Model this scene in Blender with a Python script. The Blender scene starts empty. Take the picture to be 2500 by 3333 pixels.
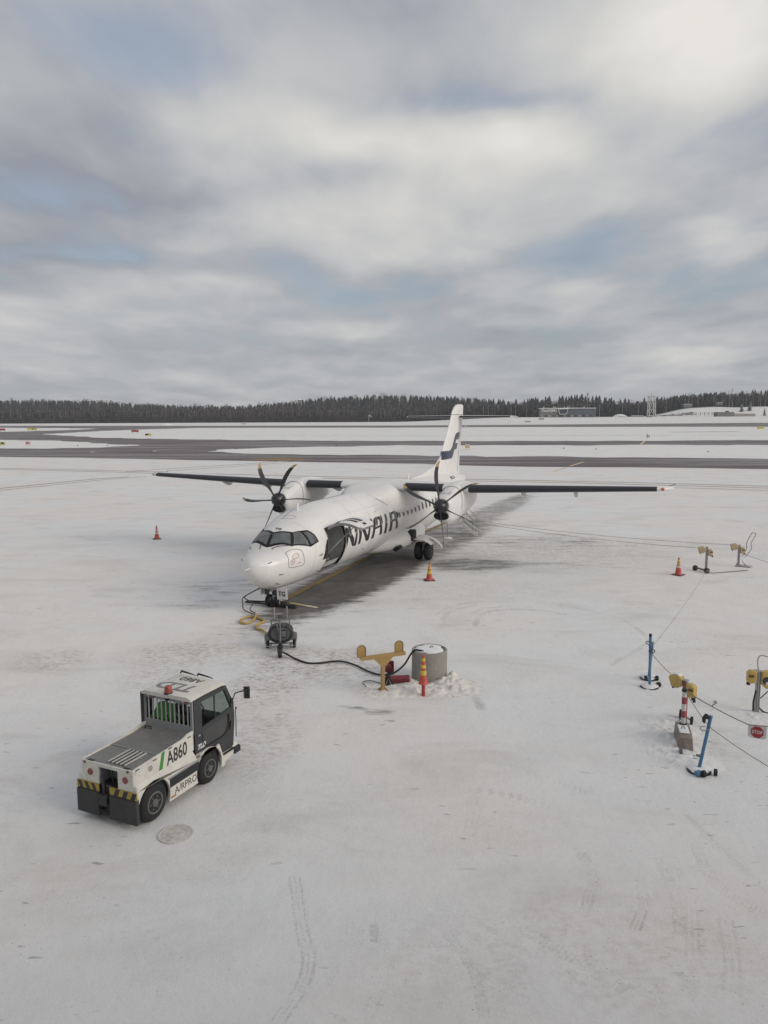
import bpy, bmesh, math, random
import numpy as np
from mathutils import Vector, Matrix
R = math.radians
random.seed(7)
rng = np.random.default_rng(11)
scene = bpy.context.scene
COL = scene.collection

# ------------------------------------------------------------------ camera
cam_d = bpy.data.cameras.new('camera')
cam = bpy.data.objects.new('camera', cam_d)
COL.objects.link(cam)
cam_d.sensor_fit = 'VERTICAL'
cam_d.sensor_height = 24.0
cam_d.sensor_width = 18.0
cam_d.lens = 24.0 * 2495.24 / 3333.0
cam_d.clip_start = 0.1
cam_d.clip_end = 30000.0
cam.matrix_world = Matrix.Translation((0, 0, 6.955)) @ Matrix.Rotation(R(90 - 7.171), 4, 'X') @ Matrix.Rotation(R(-0.263), 4, 'Z')
scene.camera = cam

# ------------------------------------------------------------------ exposure
scene.view_settings.view_transform = 'Standard'
scene.view_settings.look = 'None'
scene.view_settings.exposure = 0.22
scene.view_settings.gamma = 1.0
scene.view_settings.use_curve_mapping = False
scene.render.engine = 'CYCLES'
scene.cycles.max_bounces = 6
scene.cycles.diffuse_bounces = 3
scene.cycles.glossy_bounces = 3
scene.cycles.transmission_bounces = 5
scene.cycles.transparent_max_bounces = 8
scene.cycles.volume_bounces = 0
scene.cycles.use_denoising = True

SUN_AZ, SUN_EL = 118.0, 24.0        # degrees right of the view axis, above the horizon

# ------------------------------------------------------------------ node helper
class NT:
    def __init__(self, tree):
        self.t = tree; self.n = tree.nodes; self.l = tree.links
    def new(self, kind, **kw):
        nd = self.n.new(kind)
        for k, v in kw.items():
            setattr(nd, k, v)
        return nd
    def put(self, sock, v):
        if v is None: return
        if isinstance(v, bpy.types.NodeSocket): self.l.new(v, sock)
        else:
            try: sock.default_value = v
            except Exception: sock.default_value = (v[0], v[1], v[2], 1.0)
    def math(self, op, a, b=None, c=None, clamp=False):
        nd = self.new('ShaderNodeMath', operation=op, use_clamp=clamp)
        self.put(nd.inputs[0], a); self.put(nd.inputs[1], b); self.put(nd.inputs[2], c)
        return nd.outputs[0]
    def vmath(self, op, a, b=None):
        nd = self.new('ShaderNodeVectorMath', operation=op)
        self.put(nd.inputs[0], a)
        if b is not None: self.put(nd.inputs[1], b)
        return nd.outputs['Value'] if op in ('LENGTH', 'DOT_PRODUCT') else nd.outputs['Vector']
    def noise(self, vec, scale, detail=4, rough=0.55, dist=0.0, dims='3D'):
        nd = self.new('ShaderNodeTexNoise', noise_dimensions=dims)
        self.put(nd.inputs['Vector'], vec)
        nd.inputs['Scale'].default_value = scale; nd.inputs['Detail'].default_value = detail
        nd.inputs['Roughness'].default_value = rough; nd.inputs['Distortion'].default_value = dist
        return nd.outputs['Fac']
    def ramp(self, v, lo, hi, a=0.0, b=1.0, smooth=True):
        nd = self.new('ShaderNodeMapRange', interpolation_type='SMOOTHSTEP' if smooth else 'LINEAR')
        self.put(nd.inputs['Value'], v); self.put(nd.inputs['From Min'], lo); self.put(nd.inputs['From Max'], hi)
        self.put(nd.inputs['To Min'], a); self.put(nd.inputs['To Max'], b)
        return nd.outputs['Result']
    def mix(self, f, a, b):
        nd = self.new('ShaderNodeMix', data_type='RGBA', clamp_factor=True)
        self.put(nd.inputs[0], f); self.put(nd.inputs[6], a); self.put(nd.inputs[7], b)
        return nd.outputs[2]
    def mapping(self, vec, scale=(1, 1, 1), rot=(0, 0, 0), loc=(0, 0, 0)):
        nd = self.new('ShaderNodeMapping')
        self.put(nd.inputs['Vector'], vec)
        nd.inputs['Scale'].default_value = scale; nd.inputs['Rotation'].default_value = rot; nd.inputs['Location'].default_value = loc
        return nd.outputs['Vector']

# ------------------------------------------------------------------ world: broken cloud over a Nishita sky
world = bpy.data.worlds.new('World')
scene.world = world
world.use_nodes = True
wt = NT(world.node_tree)
wt.n.clear()
sky = wt.new('ShaderNodeTexSky', sky_type='NISHITA')
sky.sun_disc = False
sky.sun_elevation = R(SUN_EL)
sky.sun_rotation = R(SUN_AZ)
sky.air_density = 1.0; sky.dust_density = 2.0; sky.ozone_density = 1.0
geo = wt.new('ShaderNodeTexCoord').outputs['Generated']
sep = wt.new('ShaderNodeSeparateXYZ'); wt.l.new(geo, sep.inputs[0])
az = wt.math('MULTIPLY', wt.math('ARCTAN2', sep.outputs[0], sep.outputs[1]), 57.2958)
el = wt.math('MULTIPLY', wt.math('ARCSINE', sep.outputs[2]), 57.2958)
# a flat cloud deck seen in perspective: direction / (height + small)
zc = wt.math('ADD', wt.math('MAXIMUM', sep.outputs[2], 0.0), 0.11)
comb = wt.new('ShaderNodeCombineXYZ')
wt.put(comb.inputs[0], wt.math('DIVIDE', sep.outputs[0], zc)); wt.put(comb.inputs[1], wt.math('DIVIDE', sep.outputs[1], zc))
deck = comb.outputs[0]
n_big = wt.noise(wt.mapping(deck, (1.1, 0.55, 1), (0, 0, 0.15)), 0.8, 3, 0.45, 0.3)
n_mid = wt.noise(wt.mapping(deck, (1.15, 0.62, 1), (0, 0, -0.08), (4, 7, 0)), 2.3, 5, 0.50, 0.25)
n_fine = wt.noise(wt.mapping(deck, (1.1, 0.6, 1), (0, 0, 0.1), (11, 3, 0)), 5.0, 6, 0.55, 0.15)
# soft edges for the cloud masses
wob = wt.new('ShaderNodeTexNoise'); wt.l.new(deck, wob.inputs['Vector'])
wob.inputs['Scale'].default_value = 1.6; wob.inputs['Detail'].default_value = 4
wv = wt.vmath('MULTIPLY', wt.vmath('SUBTRACT', wob.outputs['Color'], (0.5, 0.5, 0.5)), (11, 6, 0))
sph = wt.new('ShaderNodeCombineXYZ'); wt.put(sph.inputs[0], az); wt.put(sph.inputs[1], el)
elw = wt.ramp(el, 0.0, 20.0, 0.12, 1.0)
wv2 = wt.new('ShaderNodeVectorMath', operation='SCALE'); wt.l.new(wv, wv2.inputs[0]); wt.l.new(elw, wv2.inputs['Scale'])
sphw = wt.vmath('ADD', sph.outputs[0], wv2.outputs[0])
# cloud masses: azimuth, elevation, widths (degrees), lightness, clear-air share
CLOUDS = [(22.1, 23.4, 7.6, 3.8, 0.22, -.3), (17.4, 24.5, 9.2, 3.0, 0.14, -.2), (-8.2, 21.4, 7.1, 2.2, 0.08, -0.2), (-5.7, 19.3, 6.5, 1.8, 0.13, -0.2),
    (0.5, 18.2, 4.4, 1.3, 0.15, -0.2), (10.5, 18.2, 3.5, 1.6, 0.18, -0.3), (5.7, 16.1, 14.5, 2.3, 0.10, -0.3), (-4.2, 13.8, 7.3, 1.0, 0.09, -0.2),
    (-16.2, 9.5, 6.3, 1.0, 0.13, -0.3), (23.7, 11.5, 2.4, 1.1, 0.16, -0.2), (12.0, 8.6, 4.2, 0.7, 0.12, -0.3), (-3.6, 6.0, 3.6, 0.7, 0.13, -0.2),
    (-13.7, 2.8, 2.4, 0.4, 0.13, -0.2), (20.3, 3.8, 3.9, 0.5, 0.14, -0.2), (-22.3, 6.5, 6.0, 1.2, 0.07, -0.1), (2.3, 12.2, 10.8, 1.2, 0.08, -0.1),
    (-15.6, 23.9, 6.1, 1.9, -0.02, 0.55), (-22.7, 16.1, 6.4, 3.3, -0.16, 0.2), (7.7, 20.8, 6.3, 1.2, -0.03, 0.45), (21.1, 18.1, 6.3, 1.9, -0.06, 0.5),
    (14.2, 11.4, 4.1, 2.2, -0.09, 0.5), (0.7, 8.6, 7.3, 1.3, -0.14, 0.5), (-24.1, 10.3, 5.8, 1.7, -0.15, 0.15), (-14.1, 10.5, 6.4, 0.8, -0.11, 0.25),
    (11.2, 5.5, 5.5, 0.6, -0.14, 0.35), (-17.0, 14.6, 6.2, 1.5, -0.1, 0.15), (23.3, 8.4, 4.5, 1.2, -0.08, 0.35), (-7.8, 5.2, 9.0, 0.8, -0.1, 0.25)]
light = None; clear = None
for (a_, e_, sa, se, li, cl) in CLOUDS:
    d_ = wt.vmath('LENGTH', wt.vmath('MULTIPLY', wt.vmath('SUBTRACT', sphw, (a_, e_, 0)), (1 / sa, 1 / se, 0)))
    b_ = wt.ramp(d_, 0.0, 2.0, 1.0, 0.0)
    light = wt.math('MULTIPLY_ADD', b_, li, light if light is not None else 0.0)
    clear = wt.math('MULTIPLY_ADD', b_, cl, clear if clear is not None else 0.0)
low = wt.ramp(el, 2.0, 14.0, 0.85, 1.0)
tone = wt.math('ADD', wt.math('MULTIPLY', wt.math('MULTIPLY', wt.math('SUBTRACT', n_mid, 0.5), low), 0.85), wt.math('MULTIPLY', wt.math('SUBTRACT', n_fine, 0.5), 0.20))
tone = wt.math('ADD', tone, wt.math('MULTIPLY', wt.math('SUBTRACT', n_big, 0.5), 0.45))
bandv = wt.mapping(sphw, (0.11, 0.50, 1))
n_band = wt.noise(bandv, 1.0, 3, 0.5, 0.2)
tone = wt.math('ADD', tone, wt.math('MULTIPLY', wt.math('MULTIPLY', wt.math('SUBTRACT', n_band, 0.5), wt.ramp(el, 11.0, 4.0)), 0.55))
tone = wt.math('ADD', tone, wt.math('MULTIPLY', light, 2.15))
tone = wt.math('ADD', tone, 0.345, clamp=True)
cr = wt.new('ShaderNodeValToRGB')
wt.l.new(tone, cr.inputs[0])
e0, e1 = cr.color_ramp.elements
e0.position = 0.0; e0.color = (0.258, 0.276, 0.315, 1)
e1.position = 1.0; e1.color = (0.69, 0.675, 0.63, 1)
m_ = cr.color_ramp.elements.new(0.42); m_.color = (0.428, 0.436, 0.450, 1)
m_ = cr.color_ramp.elements.new(0.72); m_.color = (0.560, 0.555, 0.54, 1)
cover = wt.math('ADD', wt.math('MULTIPLY', wt.math('SUBTRACT', n_big, 0.5), -1.2), wt.math('MULTIPLY', wt.math('SUBTRACT', n_mid, 0.5), -1.6))
gap = wt.math('ADD', wt.math('ADD', clear, cover), -0.02)
gap = wt.ramp(gap, 0.0, 0.62, 0.0, 0.38)
bg_sky = wt.new('ShaderNodeBackground'); wt.l.new(sky.outputs[0], bg_sky.inputs[0]); bg_sky.inputs[1].default_value = 0.13
bg_cl = wt.new('ShaderNodeBackground'); wt.l.new(cr.outputs[0], bg_cl.inputs[0]); bg_cl.inputs[1].default_value = 1.0
mx = wt.new('ShaderNodeMixShader'); wt.l.new(gap, mx.inputs[0]); wt.l.new(bg_cl.outputs[0], mx.inputs[1]); wt.l.new(bg_sky.outputs[0], mx.inputs[2])
wo = wt.new('ShaderNodeOutputWorld'); wt.l.new(mx.outputs[0], wo.inputs[0])
world.cycles.sampling_method = 'MANUAL'
world.cycles.sample_map_resolution = 512

# ------------------------------------------------------------------ sun behind thin cloud
sd = bpy.data.lights.new('sun', 'SUN')
sd.energy = 1.5; sd.angle = R(36); sd.color = (1.0, 0.93, 0.82)
so = bpy.data.objects.new('sun', sd); COL.objects.link(so)
sv = Vector((math.sin(R(SUN_AZ)) * math.cos(R(SUN_EL)), math.cos(R(SUN_AZ)) * math.cos(R(SUN_EL)), math.sin(R(SUN_EL))))
so.rotation_euler = sv.to_track_quat('Z', 'Y').to_euler()
so.location = (40, 60, 60)

# ------------------------------------------------------------------ mesh helpers
class MB:
    """collects shapes and links them as ONE mesh object"""
    def __init__(self, tf=None):
        self.v = []; self.f = []; self.m = []; self.mi = 0; self.tf = tf
    def vert(self, p):
        p = Vector(p)
        if self.tf is not None: p = self.tf @ p
        self.v.append(tuple(p)); return len(self.v) - 1
    def face(self, ids):
        self.f.append(tuple(ids)); self.m.append(self.mi)
    def poly(self, pts):
        self.face([self.vert(p) for p in pts])
    def box(self, c, s, rot=None, taper=None):
        cx, cy, cz = c; sx, sy, sz = s[0] / 2, s[1] / 2, s[2] / 2
        ps = [(-sx, -sy, -sz), (sx, -sy, -sz), (sx, sy, -sz), (-sx, sy, -sz), (-sx, -sy, sz), (sx, -sy, sz), (sx, sy, sz), (-sx, sy, sz)]
        if taper: ps = [(x * (taper if z > 0 else 1), y * (taper if z > 0 else 1), z) for x, y, z in ps]
        M = rot if rot is not None else Matrix.Identity(3)
        i = [self.vert(Vector(c) + M @ Vector(p)) for p in ps]
        for q in ((0, 3, 2, 1), (4, 5, 6, 7), (0, 1, 5, 4), (1, 2, 6, 5), (2, 3, 7, 6), (3, 0, 4, 7)):
            self.face([i[k] for k in q])
    def beam(self, a, b, w, h, up=(0, 0, 1)):
        a, b = Vector(a), Vector(b); d = (b - a); L = d.length; d.normalize()
        s = d.cross(Vector(up))
        if s.length < 1e-4: s = d.cross(Vector((1, 0, 0)))
        s.normalize(); u = s.cross(d)
        self.box((a + b) / 2, (L, w, h), Matrix((d, s, u)).transposed())
    def ring(self, c, d, r, n, ry=None, ph=0.0, ref=None):
        d = Vector(d).normalized()
        s = d.cross(Vector(ref) if ref else (Vector((0, 0, 1)) if abs(d.z) < 0.95 else Vector((1, 0, 0)))).normalized(); u = s.cross(d)
        ry = r if ry is None else ry
        return [self.vert(Vector(c) + s * (r * math.cos(ph + 2 * math.pi * k / n)) + u * (ry * math.sin(ph + 2 * math.pi * k / n))) for k in range(n)]
    def bridge(self, A, B):
        n = len(A)
        for k in range(n): self.face((A[k], A[(k + 1) % n], B[(k + 1) % n], B[k]))
    def cyl(self, a, b, r, r2=None, n=16, caps=True):
        a, b = Vector(a), Vector(b); r2 = r if r2 is None else r2
        A = self.ring(a, b - a, r, n); B = self.ring(b, b - a, r2, n)
        self.bridge(A, B)
        if caps: self.face(A[::-1]); self.face(B)
    def lathe(self, c, axis, prof, n=20, caps=True):
        """prof: list of (distance along axis, radius)"""
        c = Vector(c); ax = Vector(axis).normalized(); prev = None
        for (t, r) in prof:
            cur = self.ring(c + ax * t, ax, max(r, 1e-4), n)
            if prev: self.bridge(prev, cur)
            elif caps: self.face(cur[::-1])
            prev = cur
        if caps: self.face(prev)
    def tube(self, pts, r, n=6, caps=True):
        pts = [Vector(p) for p in pts]; prev = None; ref = None
        for i, p in enumerate(pts):
            d = (pts[min(i + 1, len(pts) - 1)] - pts[max(i - 1, 0)]).normalized()
            if ref is None: ref = Vector((0, 0, 1)) if abs(d.z) < 0.9 else Vector((1, 0, 0))
            s = d.cross(ref).normalized(); u = s.cross(d).normalized(); ref = u
            rr = r[i] if isinstance(r, (list, tuple)) else r
            cur = [self.vert(p + s * rr * math.cos(2 * math.pi * k / n) + u * rr * math.sin(2 * math.pi * k / n)) for k in range(n)]
            if prev: self.bridge(prev, cur)
            elif caps: self.face(cur[::-1])
            prev = cur
        if caps: self.face(prev)
    def prism(self, poly, a, b, axis='y'):
        """extrude a 2D outline (in the two other axes) from a to b along axis"""
        def P(u, w, t):
            return {'x': (t, u, w), 'y': (u, t, w), 'z': (u, w, t)}[axis]
        A = [self.vert(P(u, w, a)) for u, w in poly]; B = [self.vert(P(u, w, b)) for u, w in poly]
        self.bridge(A, B); self.face(A[::-1]); self.face(B)
    def loft(self, rings, caps=True, closed=True):
        ids = [[self.vert(p) for p in rg] for rg in rings]
        for A, B in zip(ids, ids[1:]):
            n = len(A)
            for k in range(n if closed else n - 1): self.face((A[k], A[(k + 1) % n], B[(k + 1) % n], B[k]))
        if caps: self.face(ids[0][::-1]); self.face(ids[-1])
    def sphere(self, c, r, n=14, m=8, sc=(1, 1, 1)):
        rings = []
        for j in range(m + 1):
            t = math.pi * j / m
            rings.append([(c[0] + sc[0] * r * max(math.sin(t), 1e-3) * math.cos(2 * math.pi * k / n), c[1] + sc[1] * r * max(math.sin(t), 1e-3) * math.sin(2 * math.pi * k / n), c[2] - sc[2] * r * math.cos(t)) for k in range(n)])
        self.loft(rings)
    def text(self, s, size, M, ext=0.002, xs=1.0, shear=0.0, bold=0.0):
        """a line of lettering, centred, laid on the plane given by matrix M (x along the line, y up)"""
        cu = bpy.data.curves.new('lettering', 'FONT'); cu.body = s; cu.size = size; cu.align_x = 'CENTER'; cu.align_y = 'CENTER'
        cu.extrude = ext; cu.shear = shear; cu.offset = bold; cu.resolution_u = 3
        ob = bpy.data.objects.new('lettering', cu); COL.objects.link(ob)
        dg = bpy.context.evaluated_depsgraph_get(); me = bpy.data.meshes.new_from_object(ob.evaluated_get(dg))
        base = len(self.v)
        for v in me.vertices: self.vert(M @ Vector((v.co.x * xs, v.co.y, v.co.z)))
        for p in me.polygons: self.face([base + k for k in p.vertices])
        bpy.data.objects.remove(ob); bpy.data.meshes.remove(me); bpy.data.curves.remove(cu)
    def build(self, name, mat, parent=None, smooth=35, bevel=0.0, kind=None, label=None, cat=None, group=None, loc=None, normals=True):
        me = bpy.data.meshes.new(name)
        me.from_pydata(self.v, [], self.f)
        mats = mat if isinstance(mat, (list, tuple)) else [mat]
        for mm in mats: me.materials.append(mm)
        if len(mats) > 1: me.polygons.foreach_set('material_index', self.m)
        if normals:
            bm = bmesh.new(); bm.from_mesh(me); bmesh.ops.recalc_face_normals(bm, faces=bm.faces); bm.to_mesh(me); bm.free()
        if smooth:
            me.shade_smooth(); me.set_sharp_from_angle(angle=R(smooth))
        me.update()
        o = bpy.data.objects.new(name, me); COL.objects.link(o)
        if bevel:
            b = o.modifiers.new('bevel', 'BEVEL'); b.width = bevel; b.segments = 2; b.limit_method = 'ANGLE'; b.angle_limit = R(50)
        if parent: o.parent = parent
        if loc: o.location = loc
        tag(o, label, cat, group, kind)
        return o

def tag(o, label=None, cat=None, group=None, kind=None):
    if label: o['label'] = label
    if cat: o['category'] = cat
    if group: o['group'] = group
    if kind: o['kind'] = kind
    return o

def thing(name, label, cat, loc=(0, 0, 0), rotz=0.0, group=None):
    o = bpy.data.objects.new(name, None); COL.objects.link(o)
    o.empty_display_size = 0.3
    o.location = loc; o.rotation_euler = (0, 0, rotz)
    return tag(o, label, cat, group)

def copy_tree(o, parent=None):
    c = o.copy(); COL.objects.link(c)
    if parent: c.parent = parent
    for ch in list(o.children): copy_tree(ch, c)
    return c

# ------------------------------------------------------------------ materials
def mat(name, col, rough=0.6, metal=0.0, var=0.12, vscale=3.0, bump=0.0, bscale=40.0, dirt=None, dirt_amt=0.0, coat=0.0, spec=0.5, trans=0.0, chips=None):
    m = bpy.data.materials.new(name); m.use_nodes = True
    t = NT(m.node_tree); b = t.n['Principled BSDF']
    obj = t.new('ShaderNodeTexCoord').outputs['Object']
    c = (*col, 1.0)
    n1 = t.noise(obj, vscale, 5, 0.6)
    dark = tuple(x * (1 - var) for x in col); lite = tuple(min(1, x * (1 + var)) for x in col)
    out = t.mix(t.ramp(n1, 0.3, 0.7), (*dark, 1), (*lite, 1))
    if dirt:
        n2 = t.noise(t.mapping(obj, (1, 1, 0.55)), vscale * 2.3, 7, 0.68, 0.4)
        out = t.mix(t.ramp(n2, 0.72 - dirt_amt, 0.82 - dirt_amt * 0.6), out, (*dirt, 1))
    if chips:
        c1 = t.noise(obj, 26.0, 4, 0.7); c2 = t.noise(obj, 2.2, 3, 0.6)
        out = t.mix(t.math('MULTIPLY', t.ramp(c1, 0.63, 0.68), t.ramp(c2, 0.46, 0.60)), out, (*chips, 1))
    t.l.new(out, b.inputs['Base Color'])
    t.put(b.inputs['Roughness'], t.ramp(n1, 0.2, 0.8, max(0, rough - 0.07), min(1, rough + 0.07)))
    b.inputs['Metallic'].default_value = metal
    b.inputs['Specular IOR Level'].default_value = spec
    b.inputs['Coat Weight'].default_value = coat
    b.inputs['Transmission Weight'].default_value = trans
    if bump:
        bn = t.new('ShaderNodeBump'); bn.inputs['Strength'].default_value = bump; bn.inputs['Distance'].default_value = 0.01
        t.l.new(t.noise(obj, bscale, 5, 0.6), bn.inputs['Height']); t.l.new(bn.outputs[0], b.inputs['Normal'])
    return m
# ================================================================== THE SETTING
NOSE = np.array([-4.775, 25.752]); AFT = np.array([0.3713, 0.9285]); PORT = np.array([0.9285, -0.3713])

def vnoise(x, y, seed=0):
    xi = np.floor(x).astype(np.int64); yi = np.floor(y).astype(np.int64)
    fx = x - xi; fy = y - yi; fx = fx * fx * (3 - 2 * fx); fy = fy * fy * (3 - 2 * fy)
    def h(a, b):
        n = (a * 374761393 + b * 668265263 + seed * 1442695041) & 0x7fffffff
        n = ((n ^ (n >> 13)) * 1274126177) & 0x7fffffff
        return ((n ^ (n >> 16)) & 0xffff) / 65535.0
    return (h(xi, yi) * (1 - fx) + h(xi + 1, yi) * fx) * (1 - fy) + (h(xi, yi + 1) * (1 - fx) + h(xi + 1, yi + 1) * fx) * fy
def fbm(x, y, oct=4, seed=0, rough=0.5):
    s = 0; a = 1; tot = 0
    for k in range(oct):
        s = s + a * vnoise(x * 2 ** k, y * 2 ** k, seed + k * 17); tot += a; a *= rough
    return s / tot
def sstep(x, a, b):
    t = np.clip((x - a) / (b - a), 0, 1); return t * t * (3 - 2 * t)

RC = [-1500, 0, 300, 450, 600, 800, 950, 1050, 1250, 1500, 1650, 1800, 1900, 2000, 2100, 2300, 2500, 4000]
RZ = [17, 19, 18, 13, 10, 9, 15, 21, 24, 21, 17, 23, 27, 19, 19, 25, 29, 31]
def terrain(X, Y):
    """far ground: flat airfield, rising snow field on the right, wooded ridge behind"""
    c = 1250 + 2495 * X / np.maximum(Y, 1.0)
    rise = sstep(c, 1250, 1700) * 4.6 * sstep(Y, 640, 705)
    mound = sstep(c, 2060, 2260) * 9.5 * sstep(Y, 735, 810) * (0.92 + 0.16 * vnoise(X / 23, Y / 23, 5))
    ridge = np.interp(c, RC, RZ) * sstep(Y, 875, 1120)
    far = sstep(Y, 1100, 1500) * 3
    return np.maximum(rise + mound, ridge) + far
def tz(x, y):
    return float(terrain(np.array([float(x)]), np.array([float(y)]))[0])

# tyre tracks and scuffs in the snow, metres
TRACKS = [
 ([(1.85, 26.39), (2.36, 27.27), (3.01, 27.92), (3.98, 28.2), (4.5, 28.11)], .16, .5), ([(1.89, 24.76), (2.03, 25.86), (2.38, 26.82), (3.32, 27.61)], .2, .45),
 ([(2.98, 26.37), (3.67, 27.14), (4.57, 27.42), (5.34, 27.27)], .14, .5), ([(3.01, 24.74), (3.18, 25.73), (3.59, 26.58), (4.5, 27.01), (5.59, 26.76), (6.33, 26.31)], .2, .6),
 ([(5.82, 27.92), (6.61, 27.54), (7.27, 26.73), (8.06, 25.65), (8.26, 23.39), (7.84, 22.56), (7.07, 21.65), (6.36, 20.81)], .16, .42),
 ([(-12.26, 33.46), (-11.78, 32.92), (-10.83, 31.4), (-10.66, 31.72), (-10.53, 34.34)], .11, .6), ([(-8.77, 30.98), (-6.88, 31.16)], .08, .6),
 ([(-1.39, 10.86), (-1.27, 10.25), (-1.11, 9.5), (-1.01, 9.15), (-1.01, 8.78), (-1.09, 8.47), (-1.26, 8.08)], .10, .62), ([(-0.18, 9.78), (-0.15, 9.41)], .05, .6),
 ([(-0.61, 8.07), (-0.29, 8.04), (-0.13, 8.43)], .08, .5), ([(1.58, 13.55), (1.54, 12.71), (1.37, 12.04)], .12, .5), ([(2.75, 14.29), (3.18, 13.99), (3.79, 13.44)], .09, .55),
 ([(1.59, 13.64), (2.28, 13.37), (2.97, 12.98)], .09, .6), ([(3.12, 11.48), (3.14, 10.86), (2.83, 10.09)], .08, .55), ([(3.82, 10.79), (3.69, 10.19), (3.38, 9.64)], .08, .65),
 ([(4.29, 11.34), (4.2, 10.4), (3.95, 9.54)], .07, .5), ([(5.26, 12.68), (5.39, 11.59), (5.6, 10.44)], .06, .45), ([(5.08, 11.94), (4.91, 10.73), (5.31, 9.92)], .09, .45),
 ([(4.69, 9.82), (4.45, 9.09), (4.18, 8.49)], .12, .45), ([(0.77, 9.71), (1.09, 8.91), (1.14, 8.15)], .07, .5), ([(1.38, 10.05), (1.87, 9.65), (2.6, 8.86), (2.91, 8.54)], .09, .45),
 ([(4.46, 11.09), (4.35, 10.18), (3.95, 9.1)], .10, .4), 
  ([(2.3, 17.6), (2.2, 18.6)], .2, .55),
 ([(6.5, 33.5), (9.5, 34.6), (11.6, 34.3), (12.6, 33.4)], .28, .55), ([(-14, 30), (-11, 28.2), (-8, 27.6), (-6.4, 27.4)], .12, .4),
]
def tread(L):
    out = []
    for pts, w, k in L:
        if w > .125: out.append((pts, w, k * 1.6)); continue
        for o in (-.75, .0, .75):
            q = []
            for i, p in enumerate(pts):
                a = np.array(pts[max(i - 1, 0)]); b = np.array(pts[min(i + 1, len(pts) - 1)]); d = (b - a) / max(np.linalg.norm(b - a), 1e-6); q.append((p[0] - d[1] * o * w, p[1] + d[0] * o * w))
            out.append((q, .036, k * (1.05 if o else .7)))
    return out
AX_Y = lambda s, w: tuple(NOSE + AFT * s + PORT * w)
LANES = [([AX_Y(9, 1.9), AX_Y(22, 2.0), AX_Y(36, 1.2), AX_Y(60, 0.6)], .45, 1.0), ([AX_Y(9, -2.0), AX_Y(22, -2.0), AX_Y(36, -1.4), AX_Y(60, -.6)], .45, .95),
         ([AX_Y(2, -.35), AX_Y(14, -.35), AX_Y(40, -.4)], .3, .5)]
# bare asphalt, plus painted aircraft shadow under belly and left of nose: x, y, half length, half width, turn, strength
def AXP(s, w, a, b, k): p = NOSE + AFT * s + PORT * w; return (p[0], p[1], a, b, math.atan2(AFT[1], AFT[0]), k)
BARE_SHADE = [AXP(8, 0.9, 9.5, 2.1, 1.15), AXP(5, 1.2, 5.5, 2.0, .5), AXP(20, 1.0, 13, 2.6, .72), AXP(34, .8, 15, 1.8, .64), AXP(34, 1.0, 12, 2.2, .42), AXP(16, 4.5, 6, 2.0, .38),
        (4.1, 35.3, 2.7, 2.0, .2, .72), (8.5, 35.4, 3.6, .6, -.1, .42), (8.5, 42.0, 6.0, 4.0, -.15, .44), (-6.4, 30.8, 2.8, 2.6, .3, .42), (-6.6, 28.0, 2.4, 1.2, .2, .36), (-8.2, 32.0, 2.5, 1.2, .2, .32),  # three left of the nose: the aircraft's cast shadow painted as dark ground
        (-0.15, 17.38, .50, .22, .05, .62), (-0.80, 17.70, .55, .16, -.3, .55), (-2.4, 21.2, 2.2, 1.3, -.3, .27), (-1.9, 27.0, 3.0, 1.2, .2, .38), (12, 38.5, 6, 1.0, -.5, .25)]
DIRT = [(9.5, 39.5, 7, 4.5, -.3, .55), (16, 40, 6, 3, -.3, .35), (4.0, 30.0, 4, 2, 0, .3), (-9, 12.5, 3, 2.5, .3, .3), (2.5, 9.2, 3, 1.2, 0, .25), (-2.0, 21.0, 2.6, 1.7, -.2, .9), (-3.1, 19.2, 1.1, 1.6, 0, .85), (-5.9, 22.0, 2.0, 1.5, .4, .7), (-9.6, 21.4, 1.1, 1.2, .8, .6), (0.6, 19.1, 1.8, 1.1, 0, .6), (-2.7, 16.0, .9, 2.0, 0, .55),
        (-6.0, 19.8, 1.3, 1.2, .5, .55), (6.6, 16.0, 1.0, 1.6, 0, .35), (9, 38, 8, 5, 0, .35), (6.5, 27.6, 1.0, .5, -.5, .4)]
def blobs(X, Y, L):
    out = np.zeros_like(X)
    for (x, y, a, b, t, k) in L:
        dx, dy = X - x, Y - y; u = (dx * math.cos(t) + dy * math.sin(t)) / a; v = (-dx * math.sin(t) + dy * math.cos(t)) / b
        q = np.sqrt(u * u + v * v)
        out = np.maximum(out, k * (1 - sstep(q, 0.45, 1.35)))
    return out
def lines(X, Y, L):
    out = np.zeros_like(X)
    for pts, w, k in L:
        xs = [p[0] for p in pts]; ys = [p[1] for p in pts]
        m = np.where((X > min(xs) - 1) & (X < max(xs) + 1) & (Y > min(ys) - 1) & (Y < max(ys) + 1))[0]
        if not len(m): continue
        x, y = X[m], Y[m]; best = np.full(len(m), 9.0)
        # resample with a Catmull-Rom curve
        P = [np.array(p) for p in pts]; P = [2 * P[0] - P[1]] + P + [2 * P[-1] - P[-2]]; C = []
        for i in range(1, len(P) - 2):
            for t in np.linspace(0, 1, 9)[:-1]:
                C.append(0.5 * (2 * P[i] + (P[i + 1] - P[i - 1]) * t + (2 * P[i - 1] - 5 * P[i] + 4 * P[i + 1] - P[i + 2]) * t * t + (3 * P[i] - P[i - 1] - 3 * P[i + 1] + P[i + 2]) * t ** 3))
        C.append(P[-2])
        for a, b in zip(C, C[1:]):
            d = b - a; q = np.clip(((x - a[0]) * d[0] + (y - a[1]) * d[1]) / max(d @ d, 1e-9), 0, 1)
            best = np.minimum(best, np.hypot(x - a[0] - q * d[0], y - a[1] - q * d[1]))
        out[m] = np.maximum(out[m], 0.46 * k * (1 - sstep(best, w * 0.22, w * 0.85)))
    return out

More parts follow.
